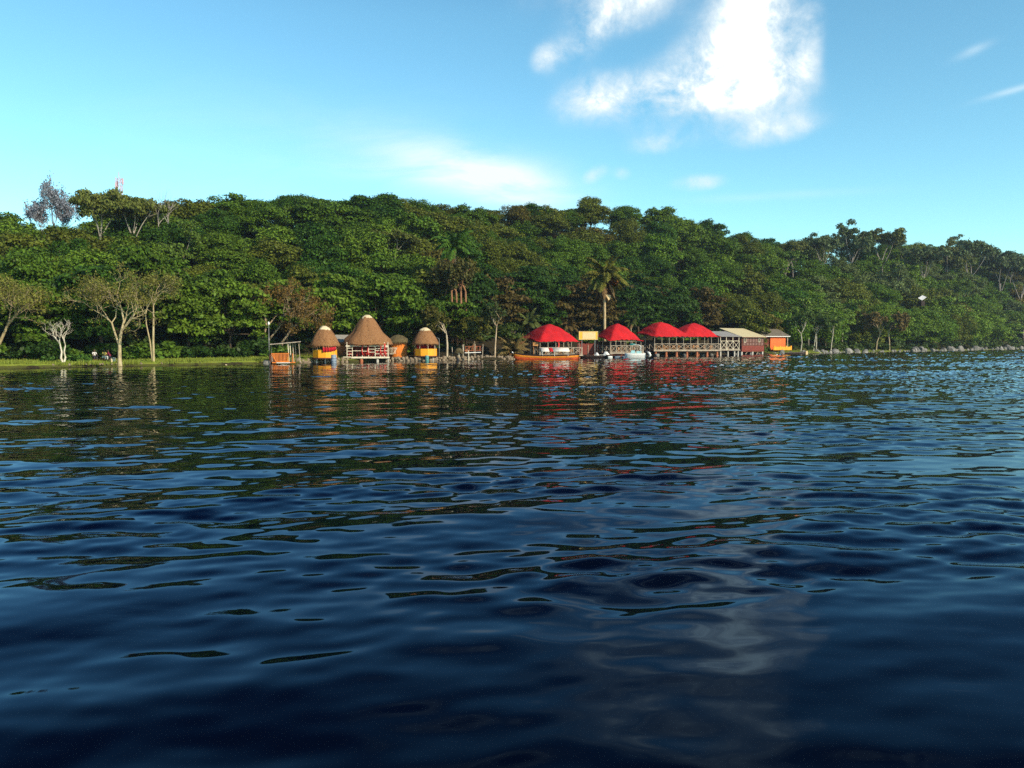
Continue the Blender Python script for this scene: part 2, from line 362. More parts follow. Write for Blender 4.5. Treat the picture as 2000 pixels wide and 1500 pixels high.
# ------------------------------------------------------------------ water: one displaced sheet
def water():
    rng = np.random.default_rng(11)
    g = 1.0046
    rows = 3.2 * g ** np.arange(int(math.log(460 / 3.2) / math.log(g)))
    tn = np.concatenate([np.linspace(-2.4, -.8, 50)[:-1], np.linspace(-.8, .8, 900), np.linspace(.8, 2.4, 50)[1:]])
    Y, T = np.meshgrid(rows, tn, indexing='ij'); X = Y * T
    dr = Y * (g - 1)
    z = np.zeros_like(X)
    # wind patches (metres): long bands and the breezier reach on the far right
    def vnoise(x, y, seed):
        r = np.random.default_rng(seed); o = np.zeros_like(x)
        for i in range(9):
            a = r.normal(math.pi / 2, .5); lam = math.exp(r.uniform(math.log(.7), math.log(3.0))); ph = r.uniform(0, 6.28)
            o += np.sin((x * math.cos(a) + y * math.sin(a)) * 2 * math.pi / lam + ph)
        return o / 4.5 ** .5 / 1.4
    band = np.clip(.5 + .55 * vnoise(X / 26, Y / 15, 3), 0, 1)
    br = 1 / (1 + np.exp(-(X - (.27 * Y + 1.5)) / (4 + .07 * Y)))
    br = br * np.clip((Y - 9) / 35, 0, 1)
    n = 120
    lam = np.exp(np.clip(rng.normal(math.log(.66), .55, n), math.log(.16), math.log(2.0))); lam[:10] = rng.uniform(1.8, 4.5, 10)
    th = rng.normal(R_(101), R_(31), n); th[:10] = rng.normal(R_(116), R_(16), 10); ph = rng.uniform(0, 6.2832, n)
    gust = np.clip(.62 + .5 * vnoise(X / 7, Y / 5.5, 8), .25, 1.3)
    for i in range(n):
        L = lam[i]; k = 2 * math.pi / L
        sl = .0094 if i >= 10 else .0076
        amp = sl / k * 1.414
        keep = np.clip((L / dr - 2.2) / 2.5, 0, 1)
        loc = (.50 + .62 * band + .65 * br) * gust * (1 + .35 * np.clip((17 - Y) / 8, 0, 1) * (L > .5)) if L < 2.2 else .95 + .3 * band
        z += amp * keep * loc * np.sin(k * (X * math.cos(th[i]) + Y * math.sin(th[i])) + ph[i] + .8 * np.sin(X * .21 + Y * .13 + i))
    # ripples finer than the mesh can carry, kept as slope
    wn = rng.normal(0, 1, X.shape)
    kw = np.array([.5, 1, 1, 1, .5]); kw /= np.sqrt((kw ** 2).sum())
    sm = sum(kw[j] * np.roll(wn, j - 2, 1) for j in range(5))
    far = np.clip((Y - 16) / 40, 0, 1)
    calm = np.clip((Y - 14) / 30, 0, 1)
    shoreward = 1 - .75 * np.clip(1 - np.abs(Y - (95 + .75 * X)) / 28, 0, 1) * (1 - br)
    z += sm * dr * (far * shoreward * (.012 + .085 * np.clip(band - .35, 0, 1)) + .046 * br * calm)
    v = np.stack([X, Y, z], -1).reshape(-1, 3)
    nr, nc = X.shape
    i = np.arange(nr * nc).reshape(nr, nc)
    f = np.stack([i[:-1, :-1], i[:-1, 1:], i[1:, 1:], i[1:, :-1]], -1).reshape(-1, 4)
    base = len(v)
    v = np.concatenate([v, [[-3000, -600, -.6], [3000, -600, -.6], [3000, 4000, -.6], [-3000, 4000, -.6]]])
    f = np.concatenate([f, [[base, base + 1, base + 2, base + 3]]])
    m = bpy.data.materials.new('lake water'); m.use_nodes = True; k = N(m.node_tree); P = m.node_tree.nodes['Principled BSDF']
    nt_ = m.node_tree; nt_.nodes.remove(P)
    fr = k.new('ShaderNodeFresnel'); fr.inputs['IOR'].default_value = 1.30
    fac = k.m('POWER', fr.outputs[0], 1.28)
    gl = k.new('ShaderNodeBsdfGlossy'); gl.inputs['Roughness'].default_value = .03
    k.put(gl.inputs['Color'], k.mix(k.step(fr.outputs[0], .12, .75), (.40, .60, .88, 1), (1, 1, 1, 1)))      # reflection tinted bluish at steep angles, clear mirror at grazing ones
    tcw = k.new('ShaderNodeTexCoord'); bw = k.new('ShaderNodeBump'); bw.inputs['Strength'].default_value = .22; bw.inputs['Distance'].default_value = .02
    mpw = k.new('ShaderNodeMapping'); k.put(mpw.inputs[0], tcw.outputs['Object']); mpw.inputs['Scale'].default_value = (1, 1.9, 1); mpw.inputs['Rotation'].default_value = (0, 0, .2)
    k.put(bw.inputs['Height'], k.m('MULTIPLY', k.noise(mpw.outputs[0], 5.5, 3, .6), k.step(k.noise(tcw.outputs['Object'], .35, 3, .5), .52, .78))); k.put(gl.inputs['Normal'], bw.outputs[0])
    df = k.new('ShaderNodeBsdfDiffuse'); df.inputs['Color'].default_value = (.0008, .0022, .006, 1)
    ms = k.new('ShaderNodeMixShader'); k.put(ms.inputs[0], fac); k.put(ms.inputs[1], df.outputs[0]); k.put(ms.inputs[2], gl.outputs[0])
    ot = nt_.nodes['Material Output']; k.put(ot.inputs[0], ms.outputs[0])
    o = link('water', np_mesh('water', v, f, m, True)); tag(o, 'dark rippled lake water reflecting hill and sky', 'water', kind='structure')
water()

# ------------------------------------------------------------------ trees
def leaf_cloud(rng, cen, rad, n_each, size, up=.45, jit=.6, low=-.35, elong=1.7, inner=.55):
    """leaf-sized faces through flattened clumps; cen (k,3), rad (k,3)"""
    cen = np.asarray(cen, float); rad = np.asarray(rad, float); k = len(cen)
    n = np.asarray(n_each if hasattr(n_each, '__len__') else [n_each] * k, int)
    idx = np.repeat(np.arange(k), n); T = len(idx)
    d = rng.normal(size=(T, 3)); d /= np.linalg.norm(d, axis=1)[:, None]
    fl = d[:, 2] < low; d[fl, 2] *= -1
    r = inner + (1 - inner) * rng.random(T) ** .5
    r *= 1 + .16 * rng.normal(size=T)
    p = cen[idx] + d * rad[idx] * r[:, None]
    nn = d * .75 + np.array([0, 0, up]) + rng.normal(size=(T, 3)) * jit
    nn /= np.linalg.norm(nn, axis=1)[:, None]
    a = np.cross(nn, rng.normal(size=(T, 3))); a /= np.linalg.norm(a, axis=1)[:, None]
    b = np.cross(nn, a)
    s = size * rng.uniform(.55, 1.35, T)[:, None]
    v = np.stack([p - a * s * elong * .5, p + b * s * .5 + a * s * .1, p + a * s * elong * .5, p - b * s * .5 + a * s * .1], 1).reshape(-1, 3)
    f = np.arange(T * 4).reshape(T, 4)
    return v, f

def limb(mb, a, b, r0, r1, rng, sag=.0, n=5, seg=4, wob=.12):
    a = Vector(a); b = Vector(b); L = (b - a).length; pts = []; rad = []
    mid = (a + b) / 2 + Vector((rng.normal() * wob * L, rng.normal() * wob * L, sag * L))
    for i in range(seg + 1):
        t = i / seg
        pts.append(a * (1 - t) ** 2 + mid * 2 * t * (1 - t) + b * t * t); rad.append(r0 * (1 - t) + r1 * t)
    mb.tube(pts, rad, n, False)

class TreeKind:
    """a crown mesh and a trunk mesh that copies share"""
    def __init__(s, name, crown, trunk): s.name, s.crown, s.trunk = name, crown, trunk

def broad_tree(seed, R, h, base, nb, layered=True, leaf=.34, nleaf=250, flat=.42):
    rng = np.random.default_rng(seed); cen, rad, nl = [], [], []
    zc = (h + base) / 2; hz = (h - base) / 2
    for i in range(nb):
        for _ in range(50):
            d = rng.normal(size=3); d /= np.linalg.norm(d)
            if d[2] > -.75: break
        rr = rng.uniform(.50, 1.0) if rng.random() < .85 else rng.uniform(.2, .5)
        sq = (1 - .18 * abs(d[2]))
        c = np.array([d[0] * R * rr * sq, d[1] * R * rr * sq, zc + d[2] * hz * rr])
        b = rng.uniform(.13, .36) * R
        cen.append(c); rad.append([b * rng.uniform(.85, 1.2), b * rng.uniform(.85, 1.2), b * (rng.uniform(.7, 1.3) * flat if layered else rng.uniform(.6, .9))])
        nl.append(int(nleaf * (b / (.32 * R)) ** 2))
    v, f = leaf_cloud(rng, cen, rad, nl, leaf, up=.5, jit=.5, low=-.25 if layered else -.6, inner=.45)
    crown = np_mesh('crown', v, f, LEAF)
    mb = MB(); fork = base + .25 * (h - base)
    mb.tube([(0, 0, -1.2), (.05, .03, fork * .5), (-.06, .05, fork)], [.26, .20, .17], 7)
    for c in cen[:18]:
        limb(mb, (-.06, .05, fork * rng.uniform(.75, 1.0)), c, .11, .03, rng, .05)
    tr = mb.build('trunk', BARK, None, True); me = tr.data; bpy.data.objects.remove(tr)
    return TreeKind('tree', crown, me)

def airy_tree(seed, R, h, nb, leaf=.26, nleaf=120, umbrella=False):
    """tall thin tree: bare forked limbs and separate tufts of foliage"""
    rng = np.random.default_rng(seed); cen, rad = [], []; mb = MB()
    mb.tube([(0, 0, -1.5), (.1, .0, h * .3), (-.1, .1, h * .55)], [.2, .15, .11], 6)
    nl = rng.integers(4, 6)
    for i in range(nl):
        a = 2 * math.pi * i / nl + rng.uniform(-.4, .4)
        ez = h * (rng.uniform(.80, .9) if umbrella else rng.uniform(.58, .95)); er = R * rng.uniform(.35, .7)
        e = np.array([math.cos(a) * er, math.sin(a) * er, ez])
        st = (-.1 * rng.random(), .05, h * rng.uniform(.35, .55))
        limb(mb, st, e, .09, .05, rng, .04)
        for j in range(nb // nl):
            t = e + np.array([rng.normal() * R * .28, rng.normal() * R * .28, rng.normal() * h * (.045 if umbrella else .075)])
            limb(mb, e * .8 + np.array(st) * .2, t, .04, .015, rng, .02, 4, 3)
            b = R * rng.uniform(.18, .30)
            cen.append(t); rad.append([b, b, b * (.55 if umbrella else .72)])
    v, f = leaf_cloud(rng, cen, rad, nleaf, leaf, up=.4, jit=.7, low=-.5, inner=.25)
    tr = mb.build('trunk', BARK, None, True); me = tr.data; bpy.data.objects.remove(tr)
    return TreeKind('tree', np_mesh('crown', v, f, LEAF), me)

def place_tree(kind, loc, rz, scale, label, group, leafc, barkc, name='tree', cat='tree'):
    t = thing(name, label, cat, loc, rz, group); t.scale = scale if hasattr(scale, '__len__') else (scale,) * 3
    k = link('trunk', kind.trunk, t); k.color = c4(barkc)
    c = link('crown', kind.crown, t); c.color = c4(leafc)
    return t

FRONT = [broad_tree(100 + i, 5.0, 9.8, .5, 66, True, .30, 340, .50) for i in range(5)]
HILL = [broad_tree(200 + i, 5.3, 8.4, .9, 88, True, (.20, .25, .30)[i % 3], (500, 340, 250)[i % 3], .68) for i in range(6)] + [broad_tree(220 + i, 5.0, 8.2, .8, 84, False, (.20, .27)[i % 2], (480, 290)[i % 2]) for i in range(4)]
AIRY = [airy_tree(300 + i, 4.6, 12.5, 46, .32, 130) for i in range(4)] + [airy_tree(310 + i, 4.6, 12, 46, .30, 130, True) for i in range(3)]

LANDMARKS = [(-40, 'left of the sparse yellow tree'), (60, 'behind the white bare tree'), (200, 'behind the yellow lawn tree'), (310, 'behind the twin trunked tree'), (420, 'past the twin trunked tree'), (540, 'behind the rusty tree'),
             (632, 'behind the curtained hut'), (720, 'behind the big thatched hut'), (830, 'behind the right thatched hut'), (890, 'around the dark palm'), (985, 'before the first red tent'), (1075, 'behind the first red tent'),
             (1180, 'around the royal palm'), (1240, 'behind the second red tent'), (1320, 'behind the twin red tent'), (1400, 'above the grey shed'), (1455, 'behind the brown house'), (1525, 'behind the orange house'),
             (1620, 'above the thin white trunks'), (1720, 'past the thin white trunks'), (1805, 'around the white roof'), (1900, 'past the white roof'), (2010, 'at the far right bank')]
def landmark(px): return min(LANDMARKS, key=lambda a: abs(a[0] - px))[1]
pending = []
def unique_labels():
    d = {}
    for o, px, lab in pending: d.setdefault(lab, []).append((px, o))
    ordn = ['leftmost', 'second', 'third', 'fourth', 'fifth', 'sixth', 'seventh', 'eighth', 'ninth', 'tenth', 'eleventh', 'twelfth']
    for lab, l in d.items():
        l.sort(key=lambda a: a[0]); n = len(l)
        for i, (px, o) in enumerate(l):
            if n == 1: o['label'] = lab
            elif n == 2: o['label'] = lab + ', ' + ('left' if i == 0 else 'right') + ' of two'
            elif n == 3: o['label'] = lab + ', ' + ('leftmost', 'middle', 'rightmost')[i] + ' of three'
            else: o['label'] = lab + ', ' + ('leftmost' if i == 0 else 'rightmost' if i == n - 1 else ordn[min(i, 11)] + ' from left')
            if len(o['label'].replace(',', '').split()) > 16: print('LONG', o['label'])

GREEN = [('deep green', (.045, .100, .010)), ('mid green', (.078, .140, .012)), ('bright green', (.110, .178, .016)), ('olive green', (.112, .132, .015)), ('olive brown', (.125, .108, .018)), ('grey green', (.100, .132, .036))]
def tree_colour(px, k, rng):
    if px < 560: w = [.20, .34, .30, .13, .01, .02]
    elif px < 800: w = [.30, .42, .16, .11, .01, 0]
    elif px < 1240: w = [.18, .30, .08, .34, .08, .02]
    elif px < 1540: w = [.24, .42, .18, .12, .04, 0] if k > 1 else [.25, .15, .02, .28, .30, 0]
    else: w = [.06, .26, .22, .16, .06, .24] if k > 1 else [.04, .28, .36, .16, .06, .10]
    i = rng.choice(6, p=np.array(w) / sum(w)); nm, c = GREEN[i]
    j = rng.uniform(.86, 1.14)
    return nm, tuple(x * j for x in c)

def forest():
    rng = np.random.default_rng(77); cnt = 0
    TIER = ['at the hill foot', 'low on the slope', 'midway up', 'midway up', 'high on the slope', 'below the crest', 'on the crest']
    TIER5 = ['near the rocky bank', 'low on the slope', 'midway up', 'midway up', 'high on the slope', 'on the crest']
    for left in (True, False):
        nt_ = 7 if left else 6
        for k in range(nt_):
            u = (-92. if left else 92.) + rng.uniform(0, 3)
            end = 90. if left else 440.
            while u < end:
                sr = float(s_r(u)); s_first = 11.5 if (u < 4) else (17 if u < 75 else 7.5)
                uj = u + rng.uniform(-1.3, 1.3)
                s = s_first + (sr - s_first) * k / (nt_ - 1) + rng.uniform(-1.8, 1.8) * (1 if k else .5)
                step = (7.3 + .35 * k if k < nt_ - 1 else 6.0) if left else (10.4 + .012 * (u - 90) + .3 * k)
                u += step
                x, y = W(uj, s); px = px_of(x, y)
                if px < -110 or px > 2110 or y < 30: continue
                low = left and k == nt_ - 1 and 60 < px < 310
                z = float(H(uj, s))
                nm, c = tree_colour(px, k, rng)
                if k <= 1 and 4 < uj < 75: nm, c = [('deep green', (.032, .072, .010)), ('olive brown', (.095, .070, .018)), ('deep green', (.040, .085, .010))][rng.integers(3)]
                airy = rng.random() < ((.35 if k == nt_ - 1 else .20) if not left else .08 if 2 <= k <= 4 else 0)
                if px > 1150 and px < 1500: airy = False
                rz = rng.uniform(0, 6.28)
                sc_ = (rng.uniform(.88, 1.14) if k < nt_ - 1 else rng.uniform(.84, 1.0)) * (1.0 if left else 1.18 + .0010 * (u - 90))
                if airy:
                    kd = AIRY[rng.integers(len(AIRY))]; form = 'airy tree'; sc_ *= .84
                    bark = (.30, .26, .22)
                    c = tuple(a * .9 + b * .1 for a, b in zip(c, (.12, .13, .10)))
                elif k == 0 and left:
                    kd = FRONT[rng.integers(len(FRONT))]; form = 'layered tree'; bark = (.10, .075, .05)
                    if 4 < uj < 75: sc_ *= 1.08
                elif k == 1 and left:
                    kd = FRONT[rng.integers(len(FRONT))] if rng.random() < .6 else HILL[rng.integers(5)]; form = 'layered tree'; bark = (.10, .075, .05)
                else:
                    kd = HILL[rng.integers(len(HILL))]; form = 'round tree'; bark = (.13, .10, .07)
                tier = (TIER if left else TIER5)[k]
                wd = 1.15 if left and k >= 4 else 1.0
                if low: sc_ *= .58 if px < 165 else .96
                if px > 1500: c = tuple(a * 1.18 for a in c)
                sz = (sc_ * wd * rng.uniform(.88, 1.14), sc_ * wd * rng.uniform(.88, 1.14), sc_ * rng.uniform(.90, 1.10) * (.94 if left and k >= 4 else 1))
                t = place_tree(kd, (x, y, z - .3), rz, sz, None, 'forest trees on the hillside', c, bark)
                pending.append((t, px, f'{nm} {form} {tier} {landmark(px)}')); cnt += 1
    print('forest trees', cnt)
forest()

# low undergrowth that covers the forest floor
def undergrowth():
    rng = np.random.default_rng(21); n = 5200
    u = np.concatenate([rng.uniform(-92, 90, 3000), rng.uniform(90, 440, 2200)]); f = rng.random(n)
    s0 = np.where((u > 2) & (u < 75), 13.5, np.where(u > 75, 4.5, 9.5)); s = s0 + f * (s_r(u) + 6 - s0)
    p = P0 + u[:, None] * DI + (off(u) + s)[:, None] * NO; z = H(u, s)
    cen = np.stack([p[:, 0], p[:, 1], z + .5], 1); r = rng.uniform(.8, 1.8, n) * np.where(u > 90, 1.4, 1)
    v, f = leaf_cloud(rng, cen, np.stack([r, r, r * .6], 1), 22, .5, up=.5, jit=.6, low=-.2, inner=.4)
    o = link('undergrowth', np_mesh('undergrowth', v, f, LEAF)); o.color = c4((.045, .075, .018)); tag(o, 'dim leafy undergrowth covering the forest floor', 'undergrowth', kind='stuff')
undergrowth()

# shrubs under the forest edge
def shrub_mesh(seed, R, h, leaf, n):
    rng = np.random.default_rng(seed); cen, rad = [], []
    for i in range(14):
        a = rng.uniform(0, 6.28); r = R * rng.random() ** .5 * .8
        cen.append([math.cos(a) * r, math.sin(a) * r, h * rng.uniform(.2, .8) * (1 - .35 * (r / R))]); b = R * rng.uniform(.25, .42)
        rad.append([b, b, b * .75])
    v, f = leaf_cloud(rng, cen, rad, n, leaf, low=-.7, inner=.4)
    return np_mesh('shrub', v, f, LEAF)
SHRUBS = [shrub_mesh(400 + i, 1.5, 2.0, .22, 130) for i in range(4)]
def shrubs():
    rng = np.random.default_rng(5)
    def put(u, s, sc_, c, nm):
        x, y = W(u, s); px = px_of(x, y)
        if px < -60 or px > 2060: return
        o = link('shrub', SHRUBS[rng.integers(4)]); o.location = (x, y, float(H(u, s)) - .15); o.rotation_euler = (0, 0, rng.uniform(0, 6.28))
        o.scale = (sc_ * rng.uniform(.9, 1.3), sc_ * rng.uniform(.9, 1.3), sc_ * rng.uniform(.7, 1.1)); o.color = c4(c)
        tag(o, None, 'shrub', 'shrubs at the forest edge')
        pending.append((o, px, f'{nm} {landmark(px)}'))
    u = -80.
    while u < 78:
        z = rng.random()
        if not (-34 < u < 74 and z < .25):
            put(u, 7.6 + rng.uniform(-1, 2) + (7 if 2 < u < 75 else 2 if u > -28 else 0), rng.uniform(.9, 1.5), (.030, .066, .010) if z < .5 else (.085, .150, .016), 'dark low shrub' if z < .5 else 'bright green low shrub')
        u += rng.uniform(2.2, 3.4)
    u = 78.
    while u < 330:
        z = rng.random()
        if u > 150 or z < .4:
            put(u, 3.2 + rng.uniform(-.6, 2.2), rng.uniform(1.0, 1.7) * (1 + (u - 78) / 300), (.075, .115, .024) if z < .45 else (.10, .10, .035) if z < .75 else (.045, .08, .02),
                'yellow green bank shrub' if z < .45 else 'olive bank shrub' if z < .75 else 'green bank shrub')
        u += rng.uniform(4.0, 6.5)
    for px, d, s_ in ((95, 84, .55), (150, 85.5, .6), (165, 85, .5)):
        u, s = uv_of(*at(px, d)[:2]); put(u, s, s_, (.07, .15, .025), 'bright low shrub on the lawn')
shrubs()

# ------------------------------------------------------------------ single trees along the shore
def grow(mb, rng, p, d, L, r, lev, maxlev, tips, spread=.6, lift=.12, kids=(2, 4), shrink=.68):
    pts = [Vector(p)]; dd = Vector(d).normalized(); n = 3 if lev < maxlev else 2
    for i in range(n):
        dd = (dd + Vector(rng.normal(size=3)) * .13 + Vector((0, 0, lift * .3))).normalized()
        pts.append(pts[-1] + dd * L / n)
    mb.tube(pts, list(np.linspace(r, r * .62, n + 1)), 6 if lev < 2 else 4 if lev < maxlev else 3, False)
    if lev >= maxlev:
        tips.append(pts[-1]); tips.append(pts[1]); return
    for i in range(int(rng.integers(kids[0], kids[1] + 1))):
        t = rng.uniform(.45, 1.0) if i else 1.0
        j = min(n - 1, int(t * n)); q_ = pts[j].lerp(pts[j + 1], t * n - j) if t < 1 else pts[-1]
        ax = Vector(rng.normal(size=3)); side = (ax - dd * ax.dot(dd)).normalized()
        nd = (dd * (1 - spread * .5) + side * spread + Vector((0, 0, lift))).normalized()
        grow(mb, rng, q_, nd, L * shrink * rng.uniform(.8, 1.2), r * .58, lev + 1, maxlev, tips, spread, lift, kids, shrink)

def twig_tree(name, label, loc, seed, stems, barkc, leafc, maxlev=5, nleaf=5, leaf=.12, spread=.6, lift=.12, kids=(2, 4), cl=.5, shrink=.68, crown=True):
    rng = np.random.default_rng(seed); t = thing(name, label, 'tree', loc, 0); tips = []; mb = MB()
    for pts, rad, L in stems:
        mb.tube(pts, rad, 8, False)
        d = Vector(pts[-1]) - Vector(pts[-2])
        for a in range(3):
            ax = Vector(rng.normal(size=3)); ax.z = abs(ax.z) * .3
            grow(mb, rng, Vector(pts[-1]), d.normalized() * .8 + ax.normalized() * .55, L, rad[-1] * .8, 1, maxlev, tips, spread, lift, kids, shrink)
    k = mb.build('trunk', BARK, t, True); k.color = c4(barkc)
    if crown and nleaf:
        cen = np.array([tuple(p) for p in tips]); v, f = leaf_cloud(rng, cen, np.full((len(cen), 3), cl), nleaf, leaf, up=.3, jit=.8, low=-1.1, inner=.1)
        c = link('crown', np_mesh('crown', v, f, LEAF), t); c.color = c4(leafc)
    return t

PALE = (.50, .41, .235)
def gz(px, d):
    u, s = uv_of(*at(px, d)[:2]); return float(H(u, s))
def base(px, d): return at(px, d, gz(px, d) - .05)
# yellow sparse tree at the left edge
twig_tree('sparse_tree', 'sparse yellow green tree leaning at the left edge of the lawn', base(2, 84), 1,
          [([(-.6, 0, -.2), (-.2, 0, 1.6), (.7, .1, 3.6)], [.22, .18, .13], 2.5), ([(-.5, .1, .2), (-.9, .2, 1.8), (-.4, .2, 3.8)], [.16, .13, .1], 2.3), ([(-1.6, .1, -.2), (-1.9, .2, 2.2), (-2.3, .2, 4.2)], [.16, .13, .1], 2.3)],
          (.38, .30, .17), (.19, .19, .035), 5, 5, .12, .62, .12)
# small white bare tree
twig_tree('bare_tree', 'small white bare tree with forked trunk on the lawn', base(124, 83), 4,
          [([(0, 0, -.2), (-.25, 0, .5), (-.15, 0, 1.1), (-.3, 0, 1.9)], [.14, .11, .09, .07], 1.25), ([(.05, .02, 0), (.22, 0, .55), (.1, 0, 1.1), (.25, 0, 1.8)], [.11, .09, .08, .06], 1.35)],
          (.72, .66, .54), (.2, .2, .05), 4, 0, .1, .68, .12, (2, 3), crown=False)
# yellow-barked tree
twig_tree('yellow_tree', 'yellow barked tree with twiggy yellow crown on the lawn', base(234, 84.5), 7,
          [([(0, 0, -.2), (.0, 0, .8), (.03, 0, 2.2), (.25, 0, 3.5)], [.26, .20, .17, .12], 2.3), ([(0, 0, 2.0), (-.5, .2, 3.2), (-.9, .3, 4.4)], [.13, .11, .09], 2.2), ([(.1, 0, 3.0), (.5, .1, 4.6), (.2, .2, 6.0)], [.13, .10, .08], 1.7)],
          PALE, (.17, .165, .028), 6, 2, .12, .70, .05, (2, 3))
# tall twin trunk
twig_tree('twin_trunk_tree', 'tall thin tree with twin pale trunks near the lawn edge', base(300, 87.5), 12,
          [([(0, 0, -.2), (.02, 0, 2.4), (.1, 0, 4.6), (.12, 0, 6.2)], [.15, .12, .10, .07], 1.7), ([(-.1, 0, -.1), (-.35, .05, 2.2), (-.75, .1, 4.2), (-.8, .1, 5.2)], [.10, .08, .07, .05], 1.3)],
          PALE, (.16, .16, .03), 5, 4, .12, .62, .10)
# rusty tree
twig_tree('rusty_tree', 'rusty brown twiggy tree spreading behind the orange jetty shelter', base(540, 107), 21,
          [([(-2.0, 0, -.2), (-1.9, 0, 2.2), (-1.3, .1, 4.0)], [.22, .17, .13], 2.7), ([(-1.3, .2, -.2), (-1.0, .2, 2.3), (.4, .3, 4.0)], [.2, .16, .12], 2.9), ([(.4, .2, -.2), (.8, .2, 2.0), (2.1, .3, 3.8)], [.2, .15, .12], 2.6)],
          (.40, .30, .19), (.175, .105, .024), 6, 6, .15, .74, -.02, (2, 3))
# white trunked trees near the huts
twig_tree('white_trunk_tree', 'olive tree with white trunk right of the right thatched hut', base(873, 114.5), 31,
          [([(0, 0, -.2), (.05, 0, 1.8), (-.05, .1, 3.2)], [.17, .15, .12], 1.9)],
          (.55, .46, .33), (.090, .085, .016), 5, 18, .23, .70, .06)
twig_tree('slim_tree', 'slim tree with bare pale trunk beside the stone embankment', base(966, 119), 33,
          [([(0, 0, -.3), (.1, 0, 2.5), (.3, 0, 5.2)], [.15, .12, .09], 1.6)], (.55, .42, .28), (.055, .075, .018), 4, 10, .2, .7, .12)
twig_tree('banyan_tree', 'olive tree on a cluster of red brown trunks above the slim tree', base(898, 128), 35,
          [([(-1.2 + i * .75, (i % 3) * .4, -1), (-1.1 + i * .7, (i % 2) * .4, 5.0), (-1.3 + i * .75, .2, 9.6)], [.24, .2, .15], 2.1) for i in range(4)],
          (.34, .17, .09), (.085, .082, .022), 4, 16, .26, .7, .08)
k = broad_tree(570, 3.4, 6.4, 1.6, 40, True, .3, 170, .6); place_tree(k, base(926, 124), .5, 1.0, 'olive green bushy tree above the timber railing', None, (.105, .105, .016), (.3, .22, .14), 'bushy_tree')
k = broad_tree(571, 2.8, 5.2, 1.2, 30, True, .3, 150, .6); place_tree(k, base(987, 128), 1.5, 1.0, 'dark bushy tree right of the slim pale trunk', None, (.06, .085, .014), (.3, .22, .14), 'bushy_tree')
# thin white trunks on the right bank
for px, d, sd_, lab in ((1588, 194, 41, 'thin white trunked tree beside the canoe on the right bank'), (1593, 190, 42, 'thin leaning white trunked tree second from the canoe'), (1622, 196, 43, 'tall thin white trunked tree on the rocky bank'), (1563, 184, 44, 'short white trunked tree right of the orange house')):
    twig_tree('thin_tree', lab, base(px, d), sd_, [([(0, 0, -.2), (.1 + .1 * (sd_ % 3), 0, 2.2), (.1 + .45 * (sd_ % 2), .1, 4.2)], [.15, .12, .09], 2.1)], (.60, .56, .46), (.075, .12, .025), 4, 12, .30, .62, .12)
twig_tree('drooping_tree', 'drooping brown gold tree on the right bank', base(1725, 214), 47, [([(-2, 0, -.2), (-1.8, 0, 2.4), (-1, 0, 4.6)], [.2, .16, .12], 2.9), ([(1.6, 0, -.2), (1.5, 0, 2.6), (1.2, 0, 4.8)], [.2, .16, .12], 2.9)],
          (.5, .4, .25), (.16, .115, .035), 4, 16, .36, .7, -.05)

# skyline trees on the left: pale ghost tree, bare trees
def hillbase(px, d):
    u, s = uv_of(*at(px, d)[:2]); return at(px, d, float(H(u, s)) - .2)
gt = twig_tree('ghost_tree', 'tall pale grey sparse tree standing above the left crest', hillbase(112, 144), 51,
          [([(0, 0, -1), (0, 0, .6), (.1, 0, 1.6)], [.16, .13, .10], 2.7), ([(0, 0, .2), (-1.0, 0, 1.0), (-1.7, .1, 1.7)], [.10, .09, .07], 2.2), ([(0, 0, .2), (1.0, 0, .9), (1.7, .1, 1.6)], [.10, .09, .07], 2.2), ([(0, 0, 1.4), (.1, .1, 2.6), (0, 0, 3.6)], [.10, .09, .07], 2.2)],
          (.26, .25, .28), (.24, .255, .29), 5, 4, .17, .50, .30, (2, 4), .5)
top_ = max(v.co.z for c in gt.children for v in c.data.vertices)
gt.scale = (1.0, 1.0, (zat(340, 144) - gt.location.z) / top_)
for px, d, sd_ in ((203, 139, 53), (268, 141, 54)):
    k = airy_tree(500 + sd_, 4.6, 10.0, 70, .24, 170, True)
    b = hillbase(px, d); s_ = (zat(368, d) - b.z) / 11.0
    place_tree(k, b, .4, (1.0, 1.0, s_), ('yellow green umbrella tree with white trunk on the left crest' if sd_ == 53 else 'golden umbrella tree beside the lattice mast'), None, (.13, .150, .030), (.40, .36, .30), 'umbrella_tree')
for px, sd_, lab in ((318, 55, 'leafless grey tree on the crest, the left of a pair'), (338, 56, 'leafless grey tree on the crest, the right of a pair')):
    t = twig_tree('leafless_tree', lab, hillbase(px, 142), sd_, [([(.3, 0, -1), (.1, 0, 3), (-.2, 0, 4.6)], [.12, .09, .06], 1.6)], (.36, .32, .29), (.2, .2, .1), 4, 0, crown=False, spread=.5, lift=.2, kids=(2, 3))
    t.scale = (1.2, 1.2, max(1, (zat(358, 142) - t.location.z) / 8.6))
